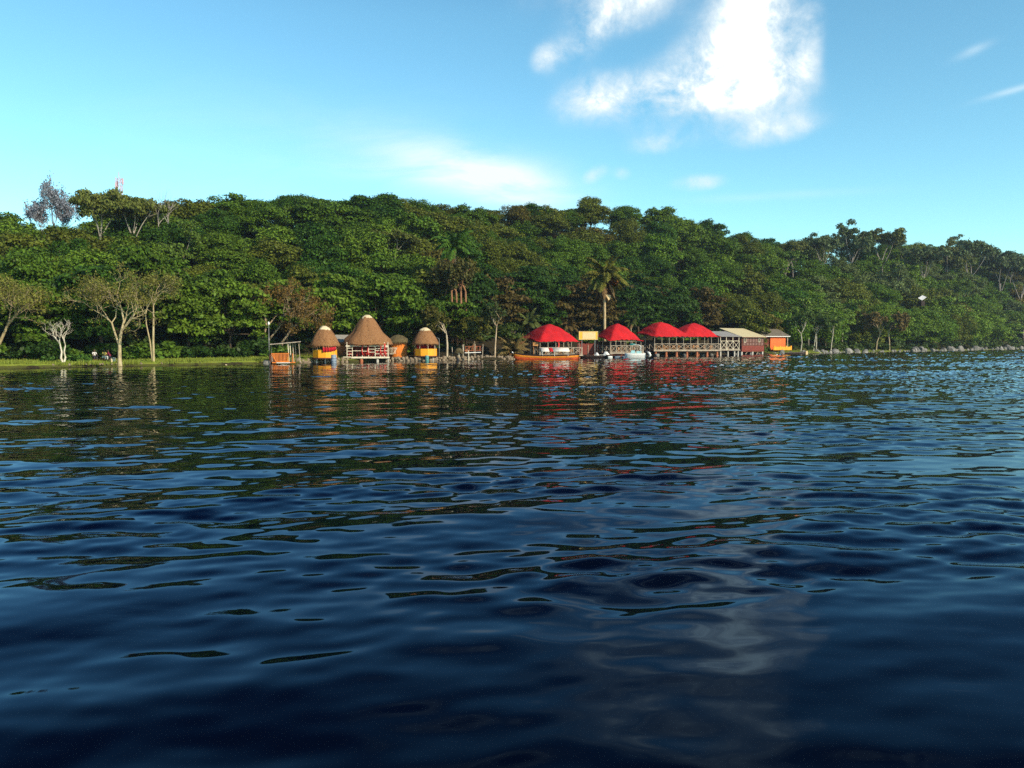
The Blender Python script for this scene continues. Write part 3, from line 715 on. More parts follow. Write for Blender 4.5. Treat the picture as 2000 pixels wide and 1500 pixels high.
# right skyline umbrella trees (tall, thin)
for i, (px, y, d, um) in enumerate(((1545, 470, 262, 1), (1600, 458, 275, 1), (1660, 447, 285, 0), (1718, 445, 292, 1), (1762, 470, 300, 0), (1800, 478, 300, 1), (1845, 482, 325, 0), (1893, 465, 330, 1), (1950, 486, 345, 1), (1990, 500, 352, 1))):
    k = AIRY[4 + i % 3] if um else AIRY[i % 4]
    b = hillbase(px, d); top = zat(y, d); s_ = max(.7, (top - b.z) / 12.6)
    t = place_tree(k, b, i * 1.7, (s_ * .82, s_ * .82, s_), None, 'tall thin trees on the right skyline', (.095, .130, .050) if i % 3 else (.120, .135, .034), (.34, .30, .28), 'skyline_tree')
    pending.append((t, px, ('umbrella crowned tree' if um else 'feathery tall tree') + ' standing tallest on the right skyline'))
k = broad_tree(560, 2.2, 8, 1.5, 22, False, .24, 120); t = place_tree(k, hillbase(1484, 236) , 0, (.62, .62, 1.25), 'dark pointed conifer poking above the crest behind the brown house', None, (.03, .055, .025), (.1, .08, .06), 'conifer_tree')

# ------------------------------------------------------------------ palms
def palm(name, label, loc, H_, r, nf, L, seed, frond, trunkc, dead=0, flowers=False, droop=.55):
    rng = np.random.default_rng(seed); t = thing(name, label, 'palm', loc)
    mb = MB(); mb.tube([(0, 0, -1), (.04, 0, H_ * .3), (.0, .03, H_ * .7), (0, 0, H_)], [r * 1.15, r, r * .9, r * .7], 10)
    k = mb.build('trunk', BARK, t, True); k.color = c4(trunkc)
    def fr(n, elmin, elmax, dr, LL, wdt):
        vs, fs = [], []
        for i in range(n):
            a = rng.uniform(0, 6.28); el = rng.uniform(elmin, elmax); ln = LL * rng.uniform(.8, 1.15)
            p = np.array([0, 0, H_]); d = np.array([math.cos(a) * math.cos(el), math.sin(a) * math.cos(el), math.sin(el)]); m_ = 16; pts = [p]
            for j in range(m_):
                d = d + np.array([0, 0, -dr / m_ * (1 + j / m_)]); d /= np.linalg.norm(d); p = p + d * ln / m_; pts.append(p)
                sd_ = np.cross(d, [0, 0, 1]); sd_ /= np.linalg.norm(sd_) + 1e-6
                w_ = wdt * math.sin(math.pi * min(.97, (j + 1.5) / (m_ + 1)))
                for sg in (-1, 1):
                    for h in range(3):
                        e = p - d * ln / m_ * h * .333 + sd_ * sg * w_ * rng.uniform(.8, 1.1) + d * w_ * .45 + np.array([0, 0, -w_ * rng.uniform(.35, 1.2)])
                        b0 = p - d * ln / m_ * h * .333; n0 = len(vs); dd = d * max(.06, L * .026)
                        vs += [b0 - dd, b0 + dd, e + dd * .4, e - dd * .4]; fs.append((n0, n0 + 1, n0 + 2, n0 + 3))
            for j in range(m_):
                n0 = len(vs); sd_ = np.cross(pts[j + 1] - pts[j], [0, 0, 1]); sd_ = sd_ / (np.linalg.norm(sd_) + 1e-6) * .05
                vs += [pts[j] - sd_, pts[j] + sd_, pts[j + 1] + sd_, pts[j + 1] - sd_]; fs.append((n0, n0 + 1, n0 + 2, n0 + 3))
        return np_mesh('crown', vs, fs, LEAF)
    c = link('crown', fr(nf, -.1, 1.35, droop * 2.2, L, L * .17), t); c.color = c4(frond)
    if dead:
        c = link('dead_frond', fr(dead, -1.2, -.2, 1.4, L * .9, L * .10), t); c.color = c4((.22, .13, .055))
    if flowers:
        c = link('flower_stalk', fr(9, .1, .5, .9, L * .62, L * .16), t); c.color = c4((.26, .105, .03))
    return t
RP = base(1180, 147)
royal = palm('royal_palm', 'royal palm with pale trunk and dead fronds behind second red tent', RP, zat(543, 147) - RP.z, .27, 34, 4.9, 3, (.16, .155, .026), (.55, .42, .24), 14, True)
b_ = MB(); b_.poly([(0, 0, 0), (.95, 0, -.1), (1.0, 0, -.7), (.62, 0, -1.1)], (0, .5, 0)); bx = b_.build('nest_box', M['signpale'])
bx.location = RP + Vector((.05, -.75, zat(576, 147) - RP.z)); tag(bx, 'pale wedge shaped box fixed to the royal palm trunk', 'box')
u_, s_ = uv_of(*at(890, 134)[:2]); zb = float(H(u_, s_))
palm('dark_palm', 'dark green palm among the trees halfway up the hill', at(890, 134, zb), zat(484, 134) - zb, .2, 30, 4.3, 5, (.075, .15, .020), (.2, .16, .11), 5)
palm('low_palm', 'low dry palm with gold fronds left of first red tent', base(1003, 126), .8, .2, 26, 3.4, 8, (.20, .145, .05), (.2, .14, .08), 6, droop=.35)
palm('low_palm', 'green bushy palm rising behind the first red tent', base(1032, 140), 4.2, .2, 20, 3.2, 9, (.10, .12, .03), (.2, .15, .09), 6)
palm('low_palm', 'brown shaggy palm between first tent and sign', base(1108, 146), 3.6, .22, 18, 2.6, 10, (.15, .10, .035), (.2, .15, .09), 14)
palm('low_palm', 'slender palm behind the second red tent', base(1232, 156), 5.2, .13, 12, 1.9, 11, (.10, .115, .03), (.35, .3, .2), 4)
palm('low_palm', 'yellow green palm between the big hut and right hut', base(790, 116), 2.2, .16, 20, 2.0, 13, (.16, .15, .03), (.2, .15, .09), 4)

# ------------------------------------------------------------------ thatched huts
def thatch_roof(parent, prof, cap, seed, n=56, mkey='thatch'):
    rng = np.random.default_rng(seed); ph = rng.uniform(0, 6.28, 8)
    def fn(r, z, a, i):
        w_ = 1 + .018 * math.sin(5 * a + ph[0]) + .012 * math.sin(11 * a + ph[1] + i) + .012 * rng.normal()
        return r * w_, z + (.03 * math.sin(7 * a + ph[2]) + .02 * rng.normal()) * (1 if r > .3 else 0)
    mb = MB(); mb.lathe(prof, n, fn=fn)
    (re, ze) = prof[0]                        # ragged straw fringe at the eave
    for k in range(150):
        a = rng.uniform(0, 6.28); L = rng.uniform(.05, .2); w_ = rng.uniform(.03, .08); r0 = re * rng.uniform(.95, 1.02)
        p = Vector((math.cos(a) * r0, math.sin(a) * r0, ze + .06)); t_ = Vector((-math.sin(a), math.cos(a), 0)) * w_
        mb.poly([p - t_, p + t_, p + t_ * .6 + Vector((math.cos(a) * .04, math.sin(a) * .04, -L)), p - t_ * .6 + Vector((math.cos(a) * .04, math.sin(a) * .04, -L))], (math.cos(a) * .02, math.sin(a) * .02, 0))
    for k in range(420):
        i = int(rng.integers(0, len(prof) - 1)); t_ = rng.random()
        r0 = prof[i][0] * (1 - t_) + prof[i + 1][0] * t_; z0 = prof[i][1] * (1 - t_) + prof[i + 1][1] * t_; a = rng.uniform(0, 6.28)
        ca, sa = math.cos(a), math.sin(a); w_ = rng.uniform(.012, .04); L = rng.uniform(.15, .45); p = Vector((ca * (r0 + .01), sa * (r0 + .01), z0 + .02)); tt = Vector((-sa, ca, 0)) * w_
        e = p + Vector((ca * L * .45, sa * L * .45, -L * .62)) + tt * rng.normal() * 2
        mb.add([p - tt, p + tt, e + tt * .5, e - tt * .5], [(0, 1, 2, 3)])
    ro = mb.build('roof', M[mkey], parent, True)
    if cap:
        mb = MB(); mb.lathe(cap, 28, fn=lambda r, z, a, i: (r * (1 + .05 * math.sin(4 * a + ph[3]) + .02 * rng.normal()), z + .05 * math.sin(3 * a + ph[4]) * (i < 2)))
        mb.build('ridge_cap', M['straw'], ro, True)
    return ro

def curtain(parent, r, a0, a1, zt, zb0, zb1, name='curtain'):
    mb = MB(); n = 40; vs = []
    for i in range(n + 1):
        t = i / n; a = a0 + (a1 - a0) * t; rr = r + .06 * math.sin(t * 34)
        zb = zb0 + (zb1 - zb0) * t * t
        for z in (zt, (zt + zb) / 2, zb): vs.append((rr * math.cos(a), rr * math.sin(a), z))
    mb.add(vs, [(i * 3 + j, i * 3 + j + 1, i * 3 + j + 4, i * 3 + j + 3) for i in range(n) for j in range(2)])
    o = mb.build(name, M['cloth'], parent, True)
    s_ = o.modifiers.new('thickness', 'SOLIDIFY'); s_.thickness = .02
    return o

def small_hut(name, label, px, d, zf, zp, ze, za, R, rw, curt, seed):
    """round hut: parapet from zf to zp, eave ze, top za"""
    t = thing(name, label, 'hut', at(px, d + rw, 0), 0)
    mb = MB(); mb.lathe([(.02, zf - .12), (rw + .05, zf - .12), (rw + .05, zf + .02), (.02, zf + .02)], 24); mb.build('floor', M['brown'], t)
    mb = MB(); nseg = 10
    for k in range(nseg):                                             # faceted boarded parapet
        a0 = 2 * math.pi * (k - .5) / nseg - math.pi / 2; a1 = 2 * math.pi * (k + .5) / nseg - math.pi / 2
        p = Vector((rw * math.cos(a0), rw * math.sin(a0), zf + .02)); r_ = Vector((rw * math.cos(a1), rw * math.sin(a1), zf + .02))
        mb.poly([p, r_, r_ + Vector((0, 0, zp - zf)), p + Vector((0, 0, zp - zf))], -Vector((math.cos((a0 + a1) / 2), math.sin((a0 + a1) / 2), 0)) * .05)
    mb.build('parapet', M['yellow'], t)
    for k in range(8):
        a = 2 * math.pi * k / 8 - math.pi / 2 + .35
        MB().tube([((rw - .1) * math.cos(a), (rw - .1) * math.sin(a), zf), ((rw - .1) * math.cos(a), (rw - .1) * math.sin(a), ze + .35)], .05, 7).build('post', M['grey_wood'], t)
    for a in (-2.3, -1.3, -.5, .9, 2.2):
        MB().tube([((rw - .35) * math.cos(a), (rw - .35) * math.sin(a), -.8), ((rw - .35) * math.cos(a), (rw - .35) * math.sin(a), zf - .1)], .09, 8).build('stilt', M['concrete'], t)
    hz = za - ze
    prof = [(R, ze - .02), (R * 1.0, ze + .1), (R * .90, ze + .22 * hz), (R * .76, ze + .44 * hz), (R * .60, ze + .64 * hz), (R * .42, ze + .82 * hz), (R * .27, ze + .92 * hz), (R * .12, za - .05), (.02, za)]
    prof = [(R * .96, ze - .1)] + prof + []
    inner = [(.02, za - .4), (R * .4, ze + .6 * hz), (R * .9, ze - .02)]
    thatch_roof(t, inner + prof, [(R * .44, ze + .815 * hz), (R * .36, ze + .895 * hz), (R * .24, ze + .965 * hz), (R * .12, za + .05), (.01, za + .07)], seed)
    curt(t)
    return t
d = 100.
small_hut('thatched_hut', 'small thatched hut with orange parapet and red curtain', 634.5, d, zat(699, d), zat(683.5, d), zat(675.5, d), zat(637, d), 1.88, 1.56,
          lambda t: curtain(t, 1.66, -1.5, -.35, zat(674, 100), zat(687.5, 100) , zat(684, 100)), 3)
d = 110.
small_hut('thatched_hut', 'small thatched hut with bright yellow parapet and no curtain', 831, d, zat(695.3, d), zat(681.5, d), zat(671.5, d), zat(640, d), 1.86, 1.60,
          lambda t: curtain(t, 1.35, .35, 2.75, zat(671, 110), zat(684, 110), zat(684, 110), 'back_cloth'), 4)

def drum(px, d, key, h, r, lab):
    t = thing('drum', lab, 'drum', at(px, d, -.1))
    pr = [(.02, 0), (r * .95, 0), (r, .05), (r, h * .33), (r * 1.05, h * .35), (r, h * .37), (r, h * .64), (r * 1.05, h * .66), (r, h * .68), (r, h - .04), (r * .95, h), (r * .93, h - .03), (.02, h - .03)]
    MB().lathe(pr, 20).build('barrel', M[key], t, True)
drum(652, 99.2, 'bluegrey', 1.15, .33, 'faded blue drum standing under the curtained hut')
drum(834, 109.2, 'tealdrum', .9, .26, 'teal drum standing under the yellow hut')
drum(894, 112.4, 'black', .55, .22, 'short dark drum at the embankment edge')

def big_hut():
    d = 105.; t = thing('thatched_pavilion', 'large thatched pavilion with tall cone roof and white railings', 'pavilion', at(718.5, d + 2.7, 0), R_(8))
    zd, ze, za = zat(697, d), zat(672.5, d), zat(615, d); R = 3.42; hw = 2.95
    MB().box((0, 0, zd - .08), (hw * 2, 5.2, .12)).build('deck', M['brown'], t)
    MB().box((.45, -2.66, zd - .08), (5.0, .08, .22)).box((-2.45, -2.66, zd - .02), (1.3, .08, .1)).build('deck_edge', M['pale_wood'], t)
    for x, key, r in ((-2.75, 'concrete', .1), (-.75, 'pillar', .22), (1.35, 'concrete', .17), (2.75, 'concrete', .08)):
        for y in (-2.35, 2.2):
            MB().tube([(x, y, -1.2), (x, y, zd - .14)], [r * 1.25, r], 9).build('pillar', M[key], t)
    MB().beam((-2.5, -2.4, zd - .2), (-2.0, -2.4, -.2), .14).build('brace', M['grey_wood'], t); MB().beam((-2.8, -2.4, -.2), (-2.62, -2.4, zd - .2), .12).build('brace', M['grey_wood'], t)
    for x in (-2.6, -1.9, -.62, .2, 1.05, 1.75, 2.25, 2.72):
        MB().tube([(x, -2.5, zd), (x, -2.5, ze + .3)], .055, 7).build('post', M['pale_wood'], t)
    for x in (-2.6, 0, 2.72):
        MB().tube([(x, 2.4, zd), (x, 2.4, ze + .3)], .07, 7).build('post', M['grey_wood'], t)
    mb = MB()
    mb.box((0, -2.53, ze - .22), (5.5, .05, .17))
    for x0, x1, hs in ((-2.6, -1.9, (.35, .75, 1.15)), (-1.9, -.62, (.8, 1.42)), (.2, 1.05, (.62, 1.02, 1.38)), (1.05, 1.75, (.4, .85, 1.1, 1.4)), (1.75, 2.25, (.4, .8, 1.15, 1.4)), (2.25, 2.72, (.4, .8, 1.3)), (-.62, .2, (.75, 1.35))):
        for h in hs: mb.box(((x0 + x1) / 2, -2.5, zd + h), (x1 - x0, .05, .075))
    mb.build('railing', M['pale_wood'], t)
    mb = MB()
    for s_ in (-1, 1):
        for h in (.5, 1.0): mb.beam((s_ * 2.75, -2.4, zd + h), (s_ * 2.75, 2.3, zd + h), .06)
    mb.build('side_railing', M['grey_wood'], t)
    MB().box((0, 2.5, zd + .75), (5.4, .08, 1.5)).build('back_wall', M['maroon'], t)
    for x in (-.62, .12, 1.78, 2.3):                                  # red drapes tied at posts
        mb = MB(); mb.tube([(x, -2.58, ze + .1), (x + .03, -2.58, ze - .35), (x - .05, -2.58, ze - .8), (x + .07, -2.58, zd + .25)], [.11, .08, .06, .12], 8); mb.build('drape', M['redplastic'], t, True)
    hz = za - ze
    prof = [(.02, za - .6), (R * .4, ze + .5 * hz), (R * .92, ze + .02), (R * .97, ze - .1), (R, ze), (R * .975, ze + .12), (R * .88, ze + .19 * hz), (R * .60, ze + .42 * hz), (R * .43, ze + .67 * hz), (R * .28, ze + .86 * hz), (R * .2, ze + .93 * hz), (R * .1, za - .05), (.02, za)]
    thatch_roof(t, prof, [(R * .235, ze + .90 * hz), (R * .19, ze + .955 * hz), (R * .09, za + .06), (.01, za + .08)], 9, 72)
    # red plastic chairs standing on the deck
    M4 = Matrix.Translation(t.location) @ Matrix.Rotation(R_(8), 4, 'Z')
    return M4, zd
def chair_mesh(key, arms=False):
    mb = MB(); mb.box((0, 0, .44), (.44, .44, .05))
    for x in (-.19, .19):
        mb.beam((x, -.19, 0), (x, -.19, .44), .045); mb.beam((x, .2, 0), (x, .24, .92), .045)
        if arms: mb.beam((x * 1.1, -.19, .64), (x * 1.1, .21, .66), .045); mb.beam((x * 1.1, -.19, .42), (x * 1.1, -.19, .66), .04)
    for z in (.58, .70, .82): mb.beam((-.2, .22 + (z - .5) * .06, z), (.2, .22 + (z - .5) * .06, z), .03, .09)
    o = mb.build('chair', M[key]); me = o.data; bpy.data.objects.remove(o); return me
CH_RED, CH_WOOD, CH_WHITE = chair_mesh('redplastic', True), chair_mesh('warm_wood'), chair_mesh('white', True)
def chair(me, loc, rz, label, group): 
    o = link('chair', me); o.location = loc; o.rotation_euler = (0, 0, rz); tag(o, label, 'chair', group); return o
M4, zd = big_hut()
for x, y, r in ((-2.2, -1.6, .3), (-1.2, -1.2, 2.0), (-.35, -1.9, -.4), (.6, -1.7, 2.8), (1.4, -1.9, .5), (2.0, -1.6, -.6), (2.45, -1.3, 1.0)):
    p = M4 @ Vector((x, y, zd)); chair(CH_RED, p, r, 'red plastic chair behind the railing of the thatched pavilion', 'red chairs in the thatched pavilion')

# orange brown house between the huts, seen from its corner
def back_house():
    t = thing('rust_house', 'orange brown house with grey roof between the two left huts', 'house', at(672, 112), R_(20))
    z0, z1 = .5, zat(667, 111)
    MB().box((.3, 1.5, (z0 + z1) / 2), (5.2, 3.6, z1 - z0)).build('wall', M['rust'], t)
    zr = zat(654.5, 112)
    mb = MB(); mb.poly([(-2.9, -.6, z1 - .1), (3.5, -.6, z1 - .1), (3.5, 1.7, zr), (-2.9, 1.7, zr)], (0, 0, .06)); mb.poly([(-2.9, 1.7, zr), (3.5, 1.7, zr), (3.5, 3.8, z1), (-2.9, 3.8, z1)], (0, 0, .06))
    mb.build('roof', M['iron'], t)
    MB().box((-.2, -.55, .62), (1.9, .3, .12)).build('step', M['white'], t)
back_house()
def brown_round():
    d = 112.; t = thing('round_hut', 'round brown hut with mossy thatch right of the big pavilion', 'hut', at(778, d + 1.2))
    ze = zat(668, d)
    MB().lathe([(.02, .3), (1.25, .3), (1.25, ze + .1), (.02, ze + .1)], 20).build('wall', M['slat'], t)
    thatch_roof(t, [(.02, ze + .7), (1.7, ze + .0), (1.75, ze - .12), (1.8, ze), (1.3, ze + .45), (.7, ze + .85), (.02, ze + 1.05)], None, 12, 36, 'moss')
    mb = MB(); mb.beam((-1.0, -1.5, 1.8), (.1, -1.5, 1.85), .07); mb.beam((.1, -1.5, 1.9), (-.5, -1.5, .95), .07); mb.beam((-1, -1.5, 1.0), (-.45, -1.5, .95), .07)
    for i in range(5): mb.beam((-.95 + i * .2, -1.5, 1.0), (-.95 + i * .2, -1.5, 1.8), .05)
    mb.build('balustrade', M['pale_wood'], t)
brown_round()

# ------------------------------------------------------------------ orange landing shelter and lamp posts
def landing():
    d = 93.; t = thing('jetty_shelter', 'orange slatted jetty shelter with thin flat roof on posts', 'shelter', at(548, d, 0), R_(14))
    z0, zr, zt = zat(708.5, d), zat(690.5, d), zat(671.5, d)
    MB().box((.35, .9, z0 + .02), (2.6, 2.0, .1)).build('deck', M['slat'], t)
    mb = MB()
    for i in range(13):
        x = -.95 + i * .155; lo = z0 + .1 + max(0, (.45 - (x + .95)) * 1.6) * .9
        mb.box((x, -.1, (lo + zr) / 2), (.075, .04, zr - lo))
    mb.beam((-1.0, -.1, zr), (1.0, -.1, zr + .03), .07); mb.beam((-.45, -.12, z0 + .12), (1.0, -.12, z0 + .12), .09); mb.beam((-1.0, -.12, zr), (-.45, -.12, z0 + .1), .08)
    mb.build('railing', M['slat'], t)
    MB().box((-.3, 1.7, (z0 + zr) / 2 + .05), (2.0, .06, zr - z0)).build('back_panel', M['brown'], t)
    MB().box((1.35, .75, (z0 + zr) / 2), (.06, 1.7, zr - z0)).build('side_panel', M['slat'], t)
    MB().box((.3, -.14, z0 + .0), (1.5, .06, .07)).build('kick_board', M['white'], t)
    for x, y, key in ((.98, -.05, 'pale_wood'), (1.2, .25, 'pale_wood'), (1.5, .7, 'grey_wood'), (1.75, 1.6, 'grey_wood'), (-1.0, 1.6, 'grey_wood'), (2.2, .9, 'grey_wood')):
        MB().beam((x, y, z0), (x - .12, y, zt + .04), .08).build('post', M[key], t)
    MB().poly([(-1.15, -.35, zt - .12), (2.3, -.35, zt + .2), (2.3, 1.9, zt + .25), (-1.15, 1.9, zt - .07)], (0, 0, .07)).build('roof', M['grey_wood'], t)
    MB().beam((.9, -.32, zt + .1), (2.3, -.32, zt + .24), .05).build('roof_rail', M['brown'], t)
landing()
def lamp(px, d, ytop, label, arm):
    b = base(px, d); t = thing('lamp_post', label, 'lamp post', b); h = zat(ytop, d) - b.z
    mb = MB(); mb.tube([(0, 0, -.3), (0, 0, h)], [.05, .035], 8)
    if arm: mb.tube([(0, 0, h), (-.15, 0, h + .12), (-.55, 0, h + .18)], .04, 6)
    mb.build('pole', M['steel'], t, True)
    lx = -.6 if arm else 0
    MB().lathe([(.01, h - .02), (.08, h + .03), (.12, h + .18), (.09, h + .34), (.04, h + .42), (.01, h + .42)], 12, (lx, 0, .05 if not arm else -.15)).build('lamp_head', M['lamp'], t, True)
lamp(526, 96, 636, 'thin lamp post with white lamp left of the orange shelter', False)
lamp(858, 113.2, 662, 'short lamp post with bent arm beside the yellow hut', True)

# timber rails, posts and chair by the stone embankment
def timber():
    d = 118.; t = thing('wooden_railing', 'rough red brown timber railing behind the stone embankment', 'railing', base(925, d), R_(8))
    z = lambda y: zat(y, d) - t.location.z
    mb = MB(); mb.beam((-1.3, 0, z(689)), (1.1, 0, z(688)), .12, .1); mb.build('bench_plank', M['white'], t)
    mb = MB(); mb.beam((-1.3, .4, z(685)), (.2, .4, z(673)), .06); mb.beam((-1.2, .4, z(677)), (1.2, .4, z(676)), .06); mb.beam((-1.2, .4, z(685)), (1.2, .4, z(684)), .06)
    for i in range(9): mb.beam((-1.1 + i * .28, .4, z(686)), (-1.1 + i * .28 + (.12 if i % 2 else -.1), .4, z(675.5)), .06)
    mb.build('rail', M['pillar'], t)
    for x in (-1.5, .2, 1.35): MB().tube([(x, .3, -.1), (x + .08, .3, z(672))], .055, 6).build('post', M['grey_wood'], t)
timber()
def stub(px, d, y0, label, r=.06, key='grey_wood'):
    b = base(px, d); o = MB().tube([(0, 0, -.3), (.03, 0, (zat(y0, d) - b.z) * .6), (0, .02, zat(y0, d) - b.z)], [r * 1.2, r, r * .8], 8).build('post', M[key], None, True); o.location = b; tag(o, label, 'post')
stub(883, 115.5, 678, 'grey timber post under the white trunked tree'); stub(915, 114, 684, 'pale timber post in front of the timber railing', .07, 'pale_wood'); stub(904, 117, 673, 'leaning pinkish post left of the timber railing', .06)
def mush():
    t = thing('sun_shelter', 'tiny mushroom shaped thatch shade on a pale post', 'shelter', base(896, 114.5))
    MB().tube([(.05, 0, -.1), (0, 0, 1.2)], [.12, .10], 8).build('post', M['pale_wood'], t)
    thatch_roof(t, [(.02, 1.15), (.55, 1.0), (.6, .95), (.62, 1.02), (.5, 1.3), (.25, 1.5), (.02, 1.55)], None, 31, 24, 'moss')
mush()
o = chair(CH_WHITE, base(937, 115.5), R_(70), 'white plastic armchair on the stone embankment', None)
for px, d, lab, h, r in ((440, 91, 'short pale cut stump standing alone on the lawn', .62, .20), (221, 85.5, 'low pale cut stump beside the yellow barked tree', .42, .26)):
    b = base(px, d); rng = np.random.default_rng(int(px))
    o = MB().lathe([(r * 1.35, -.1), (r, .15), (r * .95, h), (r * .8, h + .03), (.02, h + .02)], 12, fn=lambda rr, z, a, i: (rr * (1 + .15 * math.sin(3 * a + i * .4)), z + (.1 * math.sin(a) if i > 1 else 0))).build('tree_stump', M['straw'], None, True)
    o.location = b; tag(o, lab, 'stump')

# ------------------------------------------------------------------ red tents over decks
def rails(mb, p, r, z0, z1, n, xb=True, w=.075):
    p = Vector((p[0], p[1], 0)); r = Vector((r[0], r[1], 0))
    U_ = lambda t, z: p.lerp(r, t) + Vector((0, 0, z))
    mb.beam(U_(0, z1), U_(1, z1), w * 1.25, w); mb.beam(U_(0, z0 + .12), U_(1, z0 + .12), w * .9)
    for i in range(n + 1): mb.beam(U_(i / n, z0), U_(i / n, z1), w)
    if xb:
        for i in range(n):
            mb.beam(U_(i / n, z0 + .12), U_((i + 1) / n, z1), w * .72); mb.beam(U_(i / n, z1), U_((i + 1) / n, z0 + .12), w * .65)

def tent(name, label, px, d, yaw, L, Wd, bays, zd, ze, za, sag, seed, npil, nrail, extra_r=0., tilt=.8):
    t = thing(name, label, 'tent', at(px, d), yaw); hx, hy = L / 2, Wd / 2
    rng = np.random.default_rng(seed)
    # canopy
    nx, ny = 36 * bays + 1, 37; xs = np.linspace(-1, 1, nx); ys = np.linspace(-1, 1, ny)
    A, B = np.meshgrid(xs, ys, indexing='ij'); Zs = []
    for b in range(bays):
        cx = (-1 + (2 * b + 1) / bays); ax = (A - cx) * bays
        inner = 1.0 if bays == 1 else 1.30
        ax = np.where(np.sign(ax) == np.sign(-cx if bays > 1 else 1), ax / inner, ax)
        m_ = (np.abs(ax) ** 3.2 + np.abs(B) ** 3.2) ** (1 / 3.2); mm = np.maximum(np.abs(ax), np.abs(B)); m_ = np.clip(.45 * m_ + .55 * mm, 0, 1.02)
        Zs.append(1 - m_ ** 1.55)
    Z = np.clip(np.max(Zs, 0), 0, 1)
    ex, ey = np.abs(A), np.abs(B)
    edge = np.maximum(ex ** 8 * (1 - ey ** 2), ey ** 8 * (1 - ((A * bays + (bays - 1)) % 2 - 1 if bays > 1 else A) ** 2))
    Z = ze + (za - ze) * Z + sag * edge + .03 * np.sin(A * 9 + 1) * np.sin(B * 7) + .05 * np.sin(A * 23 * bays + seed) * np.maximum(ex, ey) ** 6 - .06 * np.abs(np.sin(A * 9.4 * bays)) ** 6
    Z = Z + tilt * np.clip((1 - (A + 1) * bays / 1.6), 0, 1) * ((B + 1) / 2) ** 1.2
    v = np.stack([A * (hx + .35), B * (hy + .35), Z], -1).reshape(-1, 3)
    i = np.arange(nx * ny).reshape(nx, ny); f = np.stack([i[:-1, :-1], i[1:, :-1], i[1:, 1:], i[:-1, 1:]], -1).reshape(-1, 4)
    ro = link('canopy', np_mesh('canopy', v, f, M['red'], True), t); s_ = ro.modifiers.new('thickness', 'SOLIDIFY'); s_.thickness = .04
    mb = MB(); z_ = ze - .07
    mb.beam((-hx, -hy, z_), (hx, -hy, z_), .07); mb.beam((-hx, hy, z_), (hx, hy, z_), .07); mb.beam((-hx, -hy, z_), (-hx, hy, z_), .07); mb.beam((hx, -hy, z_), (hx, hy, z_), .07)
    mb.build('eave_frame', M['grey_wood'], t)
    # deck, pillars
    mb = MB(); mb.box((extra_r / 2, 0, zd - .09), (L + .5 + extra_r, Wd + .3, .14)); mb.build('deck', M['brown'], t)
    MB().box((extra_r / 2, -hy - .19, zd - .10), (L + .5 + extra_r, .07, .2)).build('deck_edge', M['grey_wood'], t)
    for k in range(npil):
        for y in (-hy + .25, hy - .3):
            x = -hx + .4 + (L - .8 + extra_r) * k / (npil - 1)
            MB().lathe([(.34, -1.5), (.30, .1), (.22, .3), (.22, zd - .3), (.27, zd - .165)], 10, (x, y, 0)).build('pillar', M['pillar'], t, True)
    # posts
    npost = nrail + 1
    for k in range(npost):
        x = -hx + L * k / nrail
        MB().tube([(x, -hy, zd - .02), (x, -hy, ze - .05)], .05, 6).build('post', M['grey_wood'], t)
    for k in range(3):
        MB().tube([(-hx + L * k / 2, hy, zd - .02), (-hx + L * k / 2, hy, ze - .05)], .06, 6).build('post', M['grey_wood'], t)
    MB().tube([(-hx, 0, zd - .02), (-hx, 0, ze - .05)], .05, 6).build('post', M['grey_wood'], t); MB().tube([(hx, 0, zd - .02), (hx, 0, ze - .05)], .05, 6).build('post', M['grey_wood'], t)
    rt = zd + 1.18
    mb = MB(); rails(mb, (-hx, -hy - .12), (hx + extra_r, -hy - .12), zd, rt, nrail); mb.build('railing', M['grey_wood'], t)
    mb = MB(); rails(mb, (hx + extra_r + .12, -hy - .1), (hx + extra_r + .12, hy), zd, rt, 4); rails(mb, (-hx - .12, -hy - .1), (-hx - .12, hy), zd, rt, 4); mb.build('side_railing', M['grey_wood'], t)
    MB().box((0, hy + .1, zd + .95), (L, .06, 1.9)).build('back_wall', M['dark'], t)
    return t, Matrix.Translation(t.location) @ Matrix.Rotation(yaw, 4, 'Z'), rng
def seats(M4, rng, x0, x1, y0, y1, z, n, label, group):
    for k in range(n):
        x = x0 + (x1 - x0) * (k + .5) / n + rng.uniform(-.15, .15); y = rng.uniform(y0, y1)
        chair(CH_WOOD, M4 @ Vector((x, y, z)), rng.uniform(0, 6.28), label, group)
def table(M4, x, y, z, label):
    mb = MB(); mb.box((x, y, z + .74), (1.1, .75, .05))
    for i in (-1, 1):
        for j in (-1, 1): mb.box((x + i * .48, y + j * .3, z + .355), (.06, .06, .71))
    o = mb.build('table', M['warm_wood']); o.matrix_world = M4; tag(o, label, 'table', 'timber tables under the red tents')

